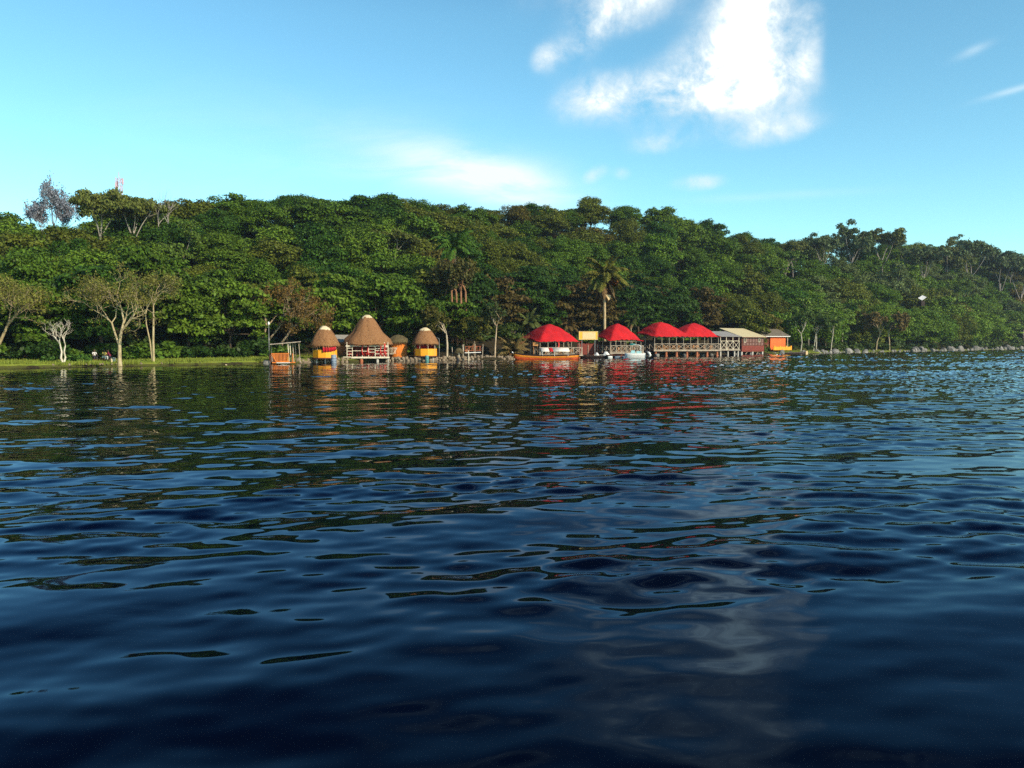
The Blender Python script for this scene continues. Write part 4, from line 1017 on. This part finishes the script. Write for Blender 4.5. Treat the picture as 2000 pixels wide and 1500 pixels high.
Y1 = R_(22)
t1, m1, rg = tent('red_tent', 'single red tent on a deck behind the yellow boat', 1074, 133, Y1, 7.0, 7.6, 1, zat(693, 129), zat(667, 130), zat(634.5, 133), .04, 1, 4, 5, .4)
seats(m1, rg, -1.5, 3.2, -2.9, -1.6, zat(693, 129), 8, 'timber chair behind the railing under the first red tent', 'timber chairs under the first red tent')
table(m1, -2.2, -2.3, zat(693, 129), 'timber table at the corner under the first red tent')
t2, m2, rg = tent('red_tent', 'red tent with wavy eave right of the yellow sign', 1206, 141, Y1, 6.0, 5.8, 1, zat(688.5, 137), zat(665.5, 138), zat(633.5, 141), .22, 2, 4, 6, .3)
seats(m2, rg, -2.8, 2.8, -2.5, -1.2, zat(688.5, 137), 9, 'timber chair behind the railing under the second red tent', 'timber chairs under the second red tent')
t3, m3, rg = tent('red_tent', 'long red tent with twin peaks on brick red pillars', 1322, 153.5, Y1, 14.2, 6.6, 2, zat(684, 147), zat(657.5, 149), zat(630.5, 153), .05, 3, 7, 9, .3)
seats(m3, rg, -6.8, 6.8, -3.0, -1.4, zat(684, 147), 20, 'timber chair behind the railing under the twin peaked tent', 'timber chairs under the twin peaked tent')
table(m3, -3, -1.2, zat(684, 147), 'timber table under the left peak of the twin tent'); table(m3, 3, -1.2, zat(684, 147), 'timber table under the right peak of the twin tent')

MB().tube([(-.2, -3.75, zat(669, 130)), (-.15, -3.78, zat(674, 130)), (-.28, -3.75, zat(680, 130)), (-.1, -3.76, zat(688, 130))], [.16, .11, .17, .13], 8).build('drape', M['redplastic'], t1, True)
b_ = MB().box((0, 0, .28), (.85, .5, .5)).box((0, 0, .56), (.95, .6, .06)).beam((-.3, 0, -1.3), (-.3, 0, .03), .07).beam((.3, 0, -1.3), (.3, 0, .03), .07).build('box', M['warm_wood']); b_.location = at(1046, 128.6, zat(676, 128.6)); tag(b_, 'gold brown box on two legs under the left end of the first red tent', 'box')
def plank_fence():
    d = 140.; t = thing('plank_fence', 'dark maroon plank fence between the first and second tents', 'fence', at(1148, d), Y1)
    mb = MB()
    for i in range(18): mb.box((-1.9 + i * .23, 0, 1.4 + .05 * math.sin(i * 5)), (.2, .04, 2.0 + .1 * math.sin(i * 3)))
    mb.build('planks', M['maroon'], t)
    for x in (-1.8, 0, 1.8): MB().beam((x, -.08, -.6), (x, -.08, 2.2), .1).build('post', M['grey_wood'], t)
    MB().box((0, -1.2, .3), (4.6, 2.4, .15)).build('landing', M['brown'], t)
plank_fence()
def thatch_fence():
    d = 132.; t = thing('reed_fence', 'tall dry reed fence left of the first red tent', 'fence', base(1020, d), R_(10)); rng = np.random.default_rng(8)
    mb = MB()
    for i in range(90):
        x = rng.uniform(-2.4, 2.2); h = rng.uniform(2.0, 3.6) - .25 * abs(x - .8)
        mb.beam((x, rng.uniform(0, .2), 0), (x + rng.normal() * .12, rng.uniform(-.1, .3), h), .05)
    mb.build('reeds', M['thatch'], t); 
    for x in (-1.9, 0, 1.9): MB().beam((x, .25, -.3), (x, .25, 2.6), .1).build('post', M['grey_wood'], t)
thatch_fence()

# sign board
def sign():
    d = 134.; t = thing('sign_board', 'yellow bordered pale orange sign board between two red tents', 'sign', at(1149, d), R_(0))
    zc, hgt, wid = zat(655.3, d), 15.6 / F * d, 36.5 / F * d
    MB().box((0, 0, zc), (wid, .08, hgt)).build('board', M['signyellow'], t)
    MB().box((.1, -.05, zc - .02), (wid * .70, .02, hgt * .84)).build('panel', M['signpale'], t)
    mb = MB(); mb.box((0, -.055, zc + hgt / 2), (wid + .06, .05, .06)); mb.box((0, -.055, zc - hgt / 2), (wid + .06, .05, .06))
    for s_ in (-1, 1): mb.box((s_ * wid / 2, -.055, zc), (.06, .05, hgt - .06))
    mb.build('frame', M['signpale'], t)
    for x in (-1.1, 1.1): MB().tube([(x, .12, -.8), (x, .12, zc + hgt * .4)], .06, 8).build('post', M['steel'], t)
sign()

# ------------------------------------------------------------------ sheds and houses at the right
def grey_shed():
    d = 157.; t = thing('grey_shed', 'small open shed with grey sheet roof beside the twin tent', 'shed', at(1424, d), R_(24)); zd = zat(683, d)
    z = lambda y: zat(y, d)
    MB().box((0, 1.4, zd - .08), (5.0, 3.4, .14)).build('deck', M['grey_wood'], t)
    MB().poly([(-2.6, -.5, z(657.5)), (2.5, -.5, z(657.5)), (2.5, 4.2, z(647)), (-2.6, 4.2, z(647))], (0, 0, .06)).build('roof', M['iron'], t)
    for x in (-2.3, -.9, .7, 2.2): MB().beam((x, -.15, zd), (x, -.15, z(657)), .1).build('post', M['pale_wood'], t)
    mb = MB(); rails(mb, (-2.3, -.25), (2.2, -.25), zd, z(666), 3, True, .09); mb.build('railing', M['pale_wood'], t)
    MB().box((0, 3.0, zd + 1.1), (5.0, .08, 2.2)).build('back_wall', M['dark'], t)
    for x in (-2.0, -.2, 1.4, 2.3): MB().box((x, .2, zd / 2 - .6), (.26, .26, zd + 1.0)).build('stilt', M['concrete'], t)
    chair(CH_WOOD, Matrix.Translation(t.location) @ Vector((-.3, .6, zd)), 2.2, 'timber chair alone under the grey shed roof', None)
grey_shed()
def brown_house():
    d = 166.; yaw = R_(38); t = thing('brown_house', 'brown boarded house on stilts with cream sheet roof', 'house', at(1448, d), yaw)
    z = lambda y: zat(y, d); L, Dp = 7.8, 5.0; zf, ze, zr = z(685.5), z(658.5), z(641.5)
    MB().poly([(0, 0, zf), (L, 0, zf), (L, 0, ze), (0, 0, ze)], (0, .1, 0)).build('front_wall', M['brown'], t)
    MB().poly([(0, .1, zf), (0, Dp, zf), (0, Dp, zr - .1), (0, .1, ze)], (.1, 0, 0)).poly([(L - .1, .1, zf), (L - .1, Dp, zf), (L - .1, Dp, zr - .1), (L - .1, .1, ze)], (.1, 0, 0)).poly([(.1, Dp, zf), (L - .1, Dp, zf), (L - .1, Dp, zr - .15), (.1, Dp, zr - .15)], (0, -.1, 0)).build('side_wall', M['maroon'], t)
    MB().box((L / 2, Dp / 2, zf - .08), (L + .1, Dp + .1, .15)).build('floor', M['maroon'], t)
    MB().poly([(-.45, -.5, ze - .02), (L + .3, -.5, ze - .02), (L + .3, Dp + .4, zr + .08), (-.45, Dp + .4, zr + .08)], (0, 0, .08)).build('roof', M['tin'], t)
    MB().beam((-.45, -.52, ze - .03), (L + .3, -.52, ze - .03), .08, .12).build('fascia', M['brown'], t)
    mb = MB(); mb.box((L / 2, -.03, zf + .55), (L, .05, 1.05)); mb.build('dado', M['maroon'], t)
    zm0, zm1, zm2 = zf + 1.15, zf + 1.75, ze - .15
    for i in range(7):
        x0 = .55 + i * 1.03
        if x0 + .8 > L: break
        if i not in (0, 5):
            MB().box((x0 + .4, -.03, (zm1 + zm2) / 2 + .02), (.78, .05, zm2 - zm1 - .1)).build('shutter', M['brown_pane'], t)
        MB().box((x0 + .4, -.03, (zm0 + zm1) / 2), (.78, .05, zm1 - zm0 - .08)).build('shutter', M['brown_pane'], t)
    mb = MB()
    for i in range(8): mb.box((.5 + i * 1.03 - .05, -.045, (zm0 + zm2) / 2), (.09, .08, zm2 - zm0))
    mb.box((L / 2, -.046, zm1), (L, .075, .07)); mb.build('stud', M['brown'], t)
    for x, w_, h_ in ((1.0, .75, .95), (6.0, .62, .85)):
        zc = (zm1 + zm2) / 2 + .03
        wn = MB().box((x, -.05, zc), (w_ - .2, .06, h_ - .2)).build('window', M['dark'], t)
        mb = MB(); mb.box((x - w_ / 2 + .05, -.07, zc), (.1, .1, h_)); mb.box((x + w_ / 2 - .05, -.07, zc), (.1, .1, h_)); mb.box((x, -.07, zc + h_ / 2 - .05), (w_ - .2, .1, .1)); mb.box((x, -.07, zc - h_ / 2 + .05), (w_ - .2, .1, .1))
        mb.build('window_frame', M['pale_wood'], wn)
    for x, y in ((.15, .2), (3.9, .2), (7.4, .2), (.2, 4.6), (3.9, 4.6), (7.4, 4.6)): MB().box((x, y, zf / 2 - .7), (.42, .42, zf + 1.1)).build('stilt', M['concrete'], t)
    MB().beam((1.2, .3, -.3), (2.4, .3, zf - .17), .12).build('brace', M['grey_wood'], t); MB().beam((5.2, .3, -.3), (6.2, .3, zf - .17), .12).build('brace', M['grey_wood'], t)
brown_house()
def orange_house():
    d = 177.; yaw = R_(20); t = thing('orange_house', 'bright orange house with grey brown roof and low yellow wall', 'house', at(1504, d), yaw); z = lambda y: zat(y, d)
    zf, ze, zr = z(683), z(657), z(643)
    MB().poly([(0, .0, zf), (4.1, 0, zf), (4.1, 0, ze), (0, 0, ze)], (0, 4, 0)).build('wall', M['orange'], t)
    MB().poly([(-3.6, -.6, ze), (5.0, -.6, ze), (4.0, 2.6, zr), (-2.6, 2.6, zr)], (0, 0, .08)).poly([(-3.6, 5, ze), (-2.6, 2.6, zr), (4, 2.6, zr), (5, 5, ze)], (0, 0, .08)).poly([(5.0, -.6, ze + .01), (5, 5, ze + .01), (4.0, 2.6, zr + .01)], (0, 0, .08)).build('roof', M['tile'], t)
    MB().box((1.6, -.62, ze - .02), (6.5, .06, .13)).build('fascia', M['white'], t)
    MB().box((2.2, -1.3, z(680.5)), (4.9, .18, .75)).build('low_wall', M['yellow'], t)
    for x in (.1, 1.5, 3.2, 4.5): MB().box((x, -1.3, z(679.5)), (.3, .24, .95)).build('low_pillar', M['yellow'], t)
    MB().box((4.35, -.3, (zf + ze) / 2), (.16, .16, ze - zf)).build('post', M['grey_wood'], t)
    MB().box((-1.7, 1.6, (zf + ze) / 2), (3.3, 2.5, ze - zf)).build('annex_wall', M['maroon'], t)
orange_house()
def white_roof():
    d = 262.; u, s = uv_of(*at(1801, d)[:2]); zt = zat(578, d)
    t = thing('white_shed', 'white sheet roof of a shed glimpsed among trees on the right slope', 'shed', at(1801, d, zt - 3.3), R_(30))
    MB().box((0, .8, .8), (2.0, 1.2, 1.6)).build('wall', M['dark'], t)
    MB().poly([(-1.3, -.2, 1.7), (1.1, -.2, 2.8), (1.4, 1.4, 3.5), (-1.0, 1.4, 2.5)], (0, 0, .07)).build('roof', M['white'], t)
white_roof()
def mast():
    b = hillbase(241, 175); t = thing('lattice_mast', 'pink red lattice telecom mast above the left crest', 'mast', b)
    h = zat(351, 175) - b.z; mb = MB(); w0, w1 = 1.0, .45
    cor = [(-1, -1), (1, -1), (1, 1), (-1, 1)]
    P_ = lambda k, z: Vector((cor[k % 4][0], cor[k % 4][1], 0)) * (w0 + (w1 - w0) * z / h) + Vector((0, 0, z))
    for k in range(4): mb.beam(P_(k, -1), P_(k, h), .09)
    n = 12
    for i in range(n):
        for k in range(4): mb.beam(P_(k, h * i / n), P_(k + 1, h * (i + 1) / n), .05); mb.beam(P_(k + 1, h * i / n), P_(k, h * (i + 1) / n), .05)
    mb.build('lattice', M['mast'], t)
    for a, dz in ((0.4, 0), (2.4, -.6), (4.3, -1.2)): MB().box((math.cos(a) * .75, math.sin(a) * .75, h - .8 + dz), (.28, .28, 1.3)).build('antenna', M['mast'], t)
    MB().tube([(0, 0, h), (0, 0, h + 1.2)], .06, 6).build('spike', M['mast'], t)
mast()

# ------------------------------------------------------------------ boats
def hull_mesh(L, B, Hh, sheer, bow=1.0, stern=.45, n=28, flat=.35):
    """open hull along x, bow at -x; returns verts/faces builder for a planked shell from keel to gunwale and one for the rim"""
    secs = []
    for i in range(n + 1):
        t = i / n; x = -L / 2 + L * t
        b = B / 2 * (max(0, math.sin(math.pi * min(1, t ** .8 * .98))) ** .6 if t < .5 else (stern + (1 - stern) * math.cos((t - .5) * math.pi) ** .8))
        b = max(b, .03); zt = Hh + sheer * ((2 * t - 1) ** 2 if t < .5 else .55 * (2 * t - 1) ** 2)
        kz = -.25 + (.2 + sheer * .5) * max(0, 1 - t * 7) ** 2
        secs.append((x, b, zt, kz))
    return secs
def hull(mb, secs, t0, t1, inset=0.):
    """strip of the shell between relative heights t0..t1"""
    m_ = 4; vs = []
    for x, b, zt, kz in secs:
        for sd_ in (-1, 1):
            for j in range(m_ + 1):
                t = t0 + (t1 - t0) * j / m_; w_ = (b - inset) * (.45 + .55 * t ** .6) if t > 0 else b * .3
                vs.append((x, sd_ * max(.01, w_), kz + (zt - kz) * t))
    k = 2 * (m_ + 1); fs = []
    for i in range(len(secs) - 1):
        for sd_ in (0, 1):
            for j in range(m_):
                a = i * k + sd_ * (m_ + 1) + j; fs.append((a, a + 1, a + k + 1, a + k) if sd_ else (a, a + k, a + k + 1, a + 1))
    for e in (0, len(secs) - 1):
        for j in range(m_): a = e * k + j; b_ = a + m_ + 1; fs.append((a, a + 1, b_ + 1, b_))
    mb.add(vs, fs); return mb
def shell(name, mb, key, parent, th=.05):
    o = mb.build(name, M[key], parent, True); s_ = o.modifiers.new('thickness', 'SOLIDIFY'); s_.thickness = th; s_.offset = -1; return o

def yellow_boat():
    d = 122.; t = thing('passenger_boat', 'long yellow orange wooden boat with white and red canopy', 'boat', at(1067, d, .05), R_(3))
    L = 128 / F * d; secs = hull_mesh(L, 1.7, .58, .42)
    shell('hull', hull(MB(), secs, .50, .80), 'hull', t); shell('bottom', hull(MB(), secs, 0, .495), 'hullred', t); shell('top_strake', hull(MB(), secs, .805, 1.0), 'darkhull', t, .06)
    MB().box((.3, 0, .12), (L * .7, 1.0, .06)).build('floor', M['brown'], t)
    for i in range(6): MB().box((-2.6 + i * 1.1, 0, .42), (.26, 1.35, .05)).build('thwart', M['warm_wood'], t)
    x0, x1 = (1052 - 1067) / F * d, (1107 - 1067) / F * d
    zt = zat(679.3, d) - .05; zb = zat(686.5, d) - .05
    def panel(a0, a1, key, nm):
        mb = MB(); n = 8; vs = []
        sk = .35
        for i in range(n + 1):
            y = -.95 + 1.9 * i / n; zz = zb + (zt - zb) * math.sin(math.pi * (i / n)) ** .8
            s2 = sk * (1 - i / n)
            vs += [(a0 + s2, y, zz), (a1 + s2, y, zz)]
        mb.add(vs, [(2 * i, 2 * i + 1, 2 * i + 3, 2 * i + 2) for i in range(n)]); shell(nm, mb, key, t, .03)
    w_ = x1 - x0; panel(x0, x0 + w_ * .28, 'offwhite', 'canopy'); panel(x0 + w_ * .282, x0 + w_ * .42, 'red', 'canopy_stripe'); panel(x0 + w_ * .422, x1, 'offwhite', 'canopy')
    for x in (x0 + .5, (x0 + x1) / 2 + .2, x1 + .1):
        for y in (-.8, .8): MB().tube([(x, y, .45), (x, y, zb + .06)], .03, 6).build('canopy_post', M['white'], t)
    MB().tube([(-L / 2 - .05, 0, .9), (-L / 2 - .25, 0, 1.12)], [.07, .1], 8).build('bow_knob', M['white'], t, True)
    MB().box((L / 2 - .05, 0, .45), (.16, .5, .45)).build('transom_block', M['hullred'], t)
yellow_boat()
def work_boat():
    d = 132.; t = thing('flat_boat', 'dark flat work boat carrying two white cowls', 'boat', at(1172, d, 0), R_(3)); L = 78 / F * d
    secs = hull_mesh(L, 1.5, .42, .12, stern=.8); shell('hull', hull(MB(), secs, 0, 1), 'darkhull', t)
    MB().box((.2, 0, .36), (L * .8, 1.2, .06)).build('deck', M['brown'], t)
    for x, w_, h in ((-.6, .7, .55), (.9, 1.15, .7)):
        mb = MB(); mb.lathe([(w_ / 2, 0), (w_ / 2 * 1.02, h * .2), (w_ / 2 * .7, h * .6), (w_ / 2 * .42, h * .95), (.02, h)], 14, (x, -.1, .39), fn=lambda r, z, a, i: (r * (1.25 if math.cos(a) > 0 else .85), z)); mb.build('engine_cowl', M['white'], t, True)
    MB().box((.2, -.5, .55), (2.6, .06, .05)).box((1.2, -.5, .45), (.06, .06, .2)).box((-1, -.5, .45), (.06, .06, .2)).build('rail', M['white'], t)
work_boat()
def pontoon():
    d = 131.; t = thing('pontoon', 'low dark pontoon jetty on white and blue floats', 'jetty', at(1212, d, 0), R_(6)); L = 54 / F * d
    MB().box((0, .4, .52), (L, 1.3, .1)).build('deck', M['brown'], t)
    for i, (x, w_, key) in enumerate(((-1.75, .75, 'white'), (-.5, .95, 'bluegrey'), (.65, .95, 'bluegrey'), (1.75, .7, 'bluegrey'))):
        mb = MB(); mb.tube([(x - w_ / 2, .1, .2), (x - w_ / 2 + .06, .1, .2), (x + w_ / 2 - .06, .1, .2), (x + w_ / 2, .1, .2)], [.2, .25, .25, .2], 12); mb.build('float', M[key], t, True)
    MB().beam((-1.6, .5, .6), (-.6, .5, 1.1), .06).build('gangway_rail', M['grey_wood'], t)
pontoon()
def speed_boat():
    d = 129.; t = thing('motor_boat', 'white motor boat with aqua windscreen and furled teal canopy', 'boat', at(1240, d, .05), R_(-4)); L = 40 / F * d
    secs = hull_mesh(L, 1.5, .75, .12, stern=.8, n=16); shell('hull', hull(MB(), secs, 0, 1), 'white', t)
    MB().box((.3, 0, .35), (L * .7, 1.1, .06)).build('floor', M['bluegrey'], t)
    MB().poly([(-.75, -.6, .8), (.05, -.62, .8), (-.08, -.52, 1.28), (-.6, -.5, 1.24)], (0, .03, 0)).poly([(-.75, .6, .8), (.05, .62, .8), (-.08, .52, 1.28), (-.6, .5, 1.24)], (0, .03, 0)).poly([(-.78, -.58, .8), (-.78, .58, .8), (-.62, .5, 1.25), (-.62, -.5, 1.25)], (.03, 0, 0)).build('windscreen', M['aqua'], t)
    MB().poly([(.2, -.6, .75), (1.0, -.6, .75), (1.0, -.6, 1.15), (.2, -.6, 1.15)], (0, .03, 0)).build('side_screen', M['aqua'], t)
    zt = zat(673.5, d)
    for y in (-.6, .6): MB().tube([(.9, y, .75), (.95, y, zt - .3), (.6, y, zt - .05), (-.3, y, zt)], .03, 6).build('canopy_bow', M['white'], t)
    MB().tube([(-.9, 0, zt - .05), (-.75, 0, zt), (-.2, 0, zt + .02), (.1, 0, zt)], [.06, .16, .15, .06], 10).build('furled_canopy', M['teal'], t, True)
    mb = MB(); mb.tube([(L / 2 + .1, 0, .75), (L / 2 + .18, 0, 1.1), (L / 2 + .3, 0, 1.3)], [.2, .24, .12], 10); mb.build('outboard_bracket', M['black'], t, True)
    mb = MB(); mb.tube([(L / 2 + .35, -.05, 1.0), (L / 2 + .62, -.05, .85), (L / 2 + .78, -.05, .5), (L / 2 + .6, -.05, .15)], [.12, .2, .2, .1], 10); mb.build('outboard_cowl', M['white'], t, True)
    MB().tube([(L / 2 + .3, .05, .9), (L / 2 + .35, .05, -.3)], [.12, .07], 8).build('outboard_leg', M['black'], t, True)
speed_boat()
def canoe():
    d = 176.; t = thing('canoe', 'long dark wooden canoe moored below the orange house', 'canoe', at(1538, d, .0), R_(4)); L = 70 / F * d
    secs = hull_mesh(L, 1.1, .42, .38, stern=.1); shell('hull', hull(MB(), secs, 0, 1), 'darkhull', t)
    for i in range(4): MB().box((-2.2 + i * 1.5, 0, .38), (.2, .8, .05)).build('thwart', M['brown'], t)
    o = MB().box((0, 0, .3), (.42, .4, .62)).beam((-.1, 0, .6), (.15, 0, .75), .2).build('mooring_block', M['signpale']); o.location = at(1575, d - 1.5); tag(o, 'pale mooring block at the end of the dark canoe', 'block')
canoe()

# ------------------------------------------------------------------ stones
def rock_mesh(seed, key):
    import bmesh
    rng = np.random.default_rng(seed); bm = bmesh.new(); bmesh.ops.create_icosphere(bm, subdivisions=2, radius=.5)
    ax = rng.normal(size=(7, 3)); ax /= np.linalg.norm(ax, axis=1)[:, None]; cut = rng.uniform(.28, .46, 7)
    for v in bm.verts:
        p = np.array(v.co)
        for a, c in zip(ax, cut):
            dd = p @ a
            if dd > c: p = p - a * (dd - c) * .85
        v.co = p + rng.normal(size=3) * .018
    me = bpy.data.meshes.new('rock'); bm.to_mesh(me); bm.free(); me.materials.append(M[key]); return me
RW = [rock_mesh(600 + i, 'stone') for i in range(5)]; RG = [rock_mesh(620 + i, 'greystone') for i in range(5)]
def rocks():
    rng = np.random.default_rng(9)
    def put(me, x, y, z, s_, lab, grp):
        o = link('rock', me); o.location = (x, y, z); o.rotation_euler = tuple(rng.uniform(0, 6.28, 3)); o.scale = tuple(s_ * rng.uniform(.7, 1.25, 3)); tag(o, lab, 'rock', grp)
    u0, u1 = uv_of(*at(588, 99)[:2])[0], uv_of(*at(1014, 122.5)[:2])[0]
    u = u0
    while u < u1:
        for zz, ds in ((.05, -.05), (.36, .18)):
            x, y = W(u + rng.uniform(-.1, .1), ds + rng.uniform(-.1, .1)); put(RW[rng.integers(5)], x, y, zz + rng.uniform(-.05, .08), rng.uniform(.42, .72), 'warm brown stone of the low embankment below the thatched huts', 'embankment stones below the huts')
        u += rng.uniform(.42, .62)
    u = 76.
    while u < 300:
        x, y = W(u, rng.uniform(-.4, .5)); k = 1 + (u - 76) / 190
        if px_of(x, y) < 2040: put(RG[rng.integers(5)], x, y, rng.uniform(.05, .3) * k, rng.choice([.45, .7, 1.0, 1.7]) * rng.uniform(.8, 1.2) * k ** .8, 'grey boulder along the right bank waterline', 'boulders on the right bank')
        u += rng.uniform(.5, 2.2) * k
    for px, d, s_ in ((522, 93.8, 1.1),): p = at(px, d); o = link('rock', RG[1]); o.location = (p.x, p.y, .15); o.scale = (s_, s_, s_ * .9); tag(o, 'pointed grey rock left of the orange jetty shelter', 'rock')
    for i in range(46):                                                # pale stones at the lawn's edge
        u = rng.uniform(-66, -28); x, y = W(u, rng.uniform(.02, .35)); put(RW[rng.integers(5)], x, y, .3, rng.uniform(.10, .28), 'small pale stone at the water edge of the lawn', 'stones at the lawn edge')
    for px, d in ((1245, 144), (1283, 147.5), (1322, 152), (1338, 151), (1372, 154), (1390, 156), (1405, 158), (1437, 160), (1465, 168), (1482, 170), (1497, 172)):
        p = at(px, d); put(RG[rng.integers(5)], p.x, p.y, .1, rng.uniform(.6, 1.0), 'grey boulder in the water under the stilted buildings', 'boulders under the stilted buildings')
rocks()

# ------------------------------------------------------------------ grass blades on the lawn
def grass():
    rng = np.random.default_rng(2); n = 16000
    a = rng.random(n) < .75
    u = np.where(a, rng.uniform(-85, -24, n), rng.uniform(76, 140, n)); s = .2 + 11.5 * rng.random(n) ** 1.3
    p = P0 + u[:, None] * DI + (off(u) + s)[:, None] * NO; z = H(u, s)
    eg = rng.random(n) < .22; s = np.where(eg, rng.uniform(-.02, .35, n), s); p = P0 + u[:, None] * DI + (off(u) + s)[:, None] * NO; z = H(u, s)
    h = rng.uniform(.08, .26, n) * np.where(eg, 1.3 + 1.2 * (np.sin(u * 2.1) * np.sin(u * .83) > .25), 1); an = rng.uniform(0, 6.28, n); lx, ly = rng.normal(0, .06, n), rng.normal(0, .06, n); w_ = .035
    b = np.stack([p[:, 0], p[:, 1], z - .03], 1); t = np.stack([np.cos(an) * w_, np.sin(an) * w_, np.zeros(n)], 1); tip = b + np.stack([lx, ly, h + .03], 1)
    v = np.stack([b - t, b + t, tip], 1).reshape(-1, 3); f = np.arange(n * 3).reshape(n, 3)
    o = link('grass', np_mesh('grass', v, f, LEAF)); o.color = c4((.21, .25, .034)); tag(o, 'short sunlit grass on the bank', 'grass', kind='stuff')
grass()

# ------------------------------------------------------------------ people sitting in the shade
def skin_obj(name, pts, edges, rad, key, parent):
    me = bpy.data.meshes.new(name); me.from_pydata(pts, edges, []); me.materials.append(M[key]); o = link(name, me, parent)
    sk = o.modifiers.new('skin', 'SKIN'); sk.use_smooth_shade = True
    for i, r in enumerate(rad): me.skin_vertices[0].data[i].radius = (r, r * (.9 if i else .8))
    me.skin_vertices[0].data[0].use_root = True
    o.modifiers.new('smooth', 'SUBSURF').levels = 1; o.modifiers['smooth'].render_levels = 2
    return o
def person(label, loc, rz, shirt, trousers, lean=.12, arm=.35):
    """seated on the ground-high log: +x is where the person faces"""
    t = thing('person', label, 'person', loc, rz)
    hip = (0, 0, .42); ch = (lean * .6, 0, .78); nk = (lean, 0, .98); hd = (lean + .04, 0, 1.10); hd2 = (lean + .05, 0, 1.24)
    pts = [hip, (lean * .3, 0, .6), ch, nk, hd, hd2]; ed = [(0, 1), (1, 2), (2, 3), (3, 4), (4, 5)]; rad = [.12, .12, .14, .055, .085, .075]
    for s in (-1, 1):
        b = len(pts); pts += [(lean * .85, s * .17, .90), (lean + .06, s * .22, .66), (lean + arm, s * .17, .58), (lean + arm + .08, s * .16, .57)]; ed += [(2, b), (b, b + 1), (b + 1, b + 2), (b + 2, b + 3)]; rad += [.06, .042, .03, .034]
        for k in range(5):
            f = len(pts); sp = (k - 2) * .018
            if k == 4: pts += [(lean + arm + .07, s * .12, .585), (lean + arm + .10, s * .095, .575)]
            else: pts += [(lean + arm + .12, s * .16 + sp, .56), (lean + arm + .15 + .01 * (1.5 - abs(k - 1.5)), s * .16 + sp, .54)]
            ed += [(b + 3, f), (f, f + 1)]; rad += [.010, .008]
        b = len(pts); pts += [(.06, s * .10, .42), (.42, s * .13, .50), (.46, s * .13, .10), (.60, s * .14, .04)]; ed += [(0, b), (b, b + 1), (b + 1, b + 2), (b + 2, b + 3)]; rad += [.085, .06, .04, .035]
    skin_obj('body', pts, ed, rad, 'skin', t)
    pt = [(0, 0, .44), (lean * .3, 0, .6), ch, (lean * .92, 0, .92)]; e2 = [(0, 1), (1, 2), (2, 3)]; r2 = [.145, .145, .165, .085]
    for s in (-1, 1): b = len(pt); pt += [(lean * .85, s * .17, .90), (lean + .05, s * .215, .70)]; e2 += [(2, b), (b, b + 1)]; r2 += [.08, .062]
    skin_obj('shirt', pt, e2, r2, shirt, t)
    pt = [(0, 0, .42)]; e2 = []; r2 = [.14]
    for s in (-1, 1): b = len(pt); pt += [(.06, s * .10, .42), (.42, s * .13, .50), (.46, s * .13, .14)]; e2 += [(0, b), (b, b + 1), (b + 1, b + 2)]; r2 += [.105, .08, .06]
    skin_obj('trousers', pt, e2, r2, trousers, t)
    MB().lathe([(.06, .03), (.09, .06), (.088, .11), (.055, .155), (.01, .17)], 12, (lean + .035, 0, 1.12)).build('hair', M['hair'], t, True)
    mb = MB(); mb.tube([(lean + .12, 0, 1.17), (lean + .155, 0, 1.145), (lean + .125, 0, 1.135)], [.012, .018, .012], 6)
    for s in (-1, 1): mb.tube([(lean + .02, s * .085, 1.15), (lean + .03, s * .10, 1.17), (lean + .03, s * .085, 1.20)], [.01, .02, .012], 6)
    mb.build('face', M['skin'], t, True)
    mb = MB()
    for s in (-1, 1): mb.lathe([(.001, -.01), (.011, 0), (.001, .01)], 8, (lean + .115, s * .035, 1.185))
    mb.build('eyes', M['white'], t, True)
    MB().box((lean + .118, 0, 1.105), (.012, .05, .012)).build('mouth', M['shirt_m'], t)
    return t
G = lambda px, d: base(px, d) + Vector((0, 0, .02))
person('person in yellow shirt and white trousers sitting under the lawn trees', G(203, 87.6), R_(-25), 'shirt_y', 'trou_w')
person('person in maroon clothes sitting beside the person in yellow', G(216, 88.0), R_(200), 'shirt_m', 'trou_d', .2)
person('person in pale top and dark trousers sitting left of the others', G(184, 87.4), R_(-40), 'shirt_w', 'trou_d')
for px, d, lab, l in ((200, 87.75, 'low log seat under the person in yellow', .9), (217.5, 88.15, 'low log seat under the person in maroon', .7), (181.5, 87.55, 'low log seat under the person in pale top', .7)):
    b = base(px, d); o = MB().tube([(-l / 2, 0, .15), (l / 2, .05, .15)], [.16, .15], 10).build('log', M['brown'], None, True); o.location = b; tag(o, lab, 'log')

unique_labels()

# ------------------------------------------------------------------ air
def haze():
    m = bpy.data.materials.new('air'); m.use_nodes = True; t = m.node_tree; t.nodes.clear()
    v = t.nodes.new('ShaderNodeVolumePrincipled'); v.inputs['Color'].default_value = (.72, .86, 1, 1); v.inputs['Density'].default_value = .00016; v.inputs['Anisotropy'].default_value = .2
    o = t.nodes.new('ShaderNodeOutputMaterial'); t.links.new(v.outputs[0], o.inputs['Volume'])
    x0, x1, y0, y1, z0, z1 = -3100, 3100, -700, 4100, -4, 95
    b = MB().box(((x0 + x1) / 2, (y0 + y1) / 2, (z0 + z1) / 2), (x1 - x0, y1 - y0, z1 - z0)).build('haze', m)
    tag(b, 'thin bluish air over the water', 'haze', kind='stuff')
haze()
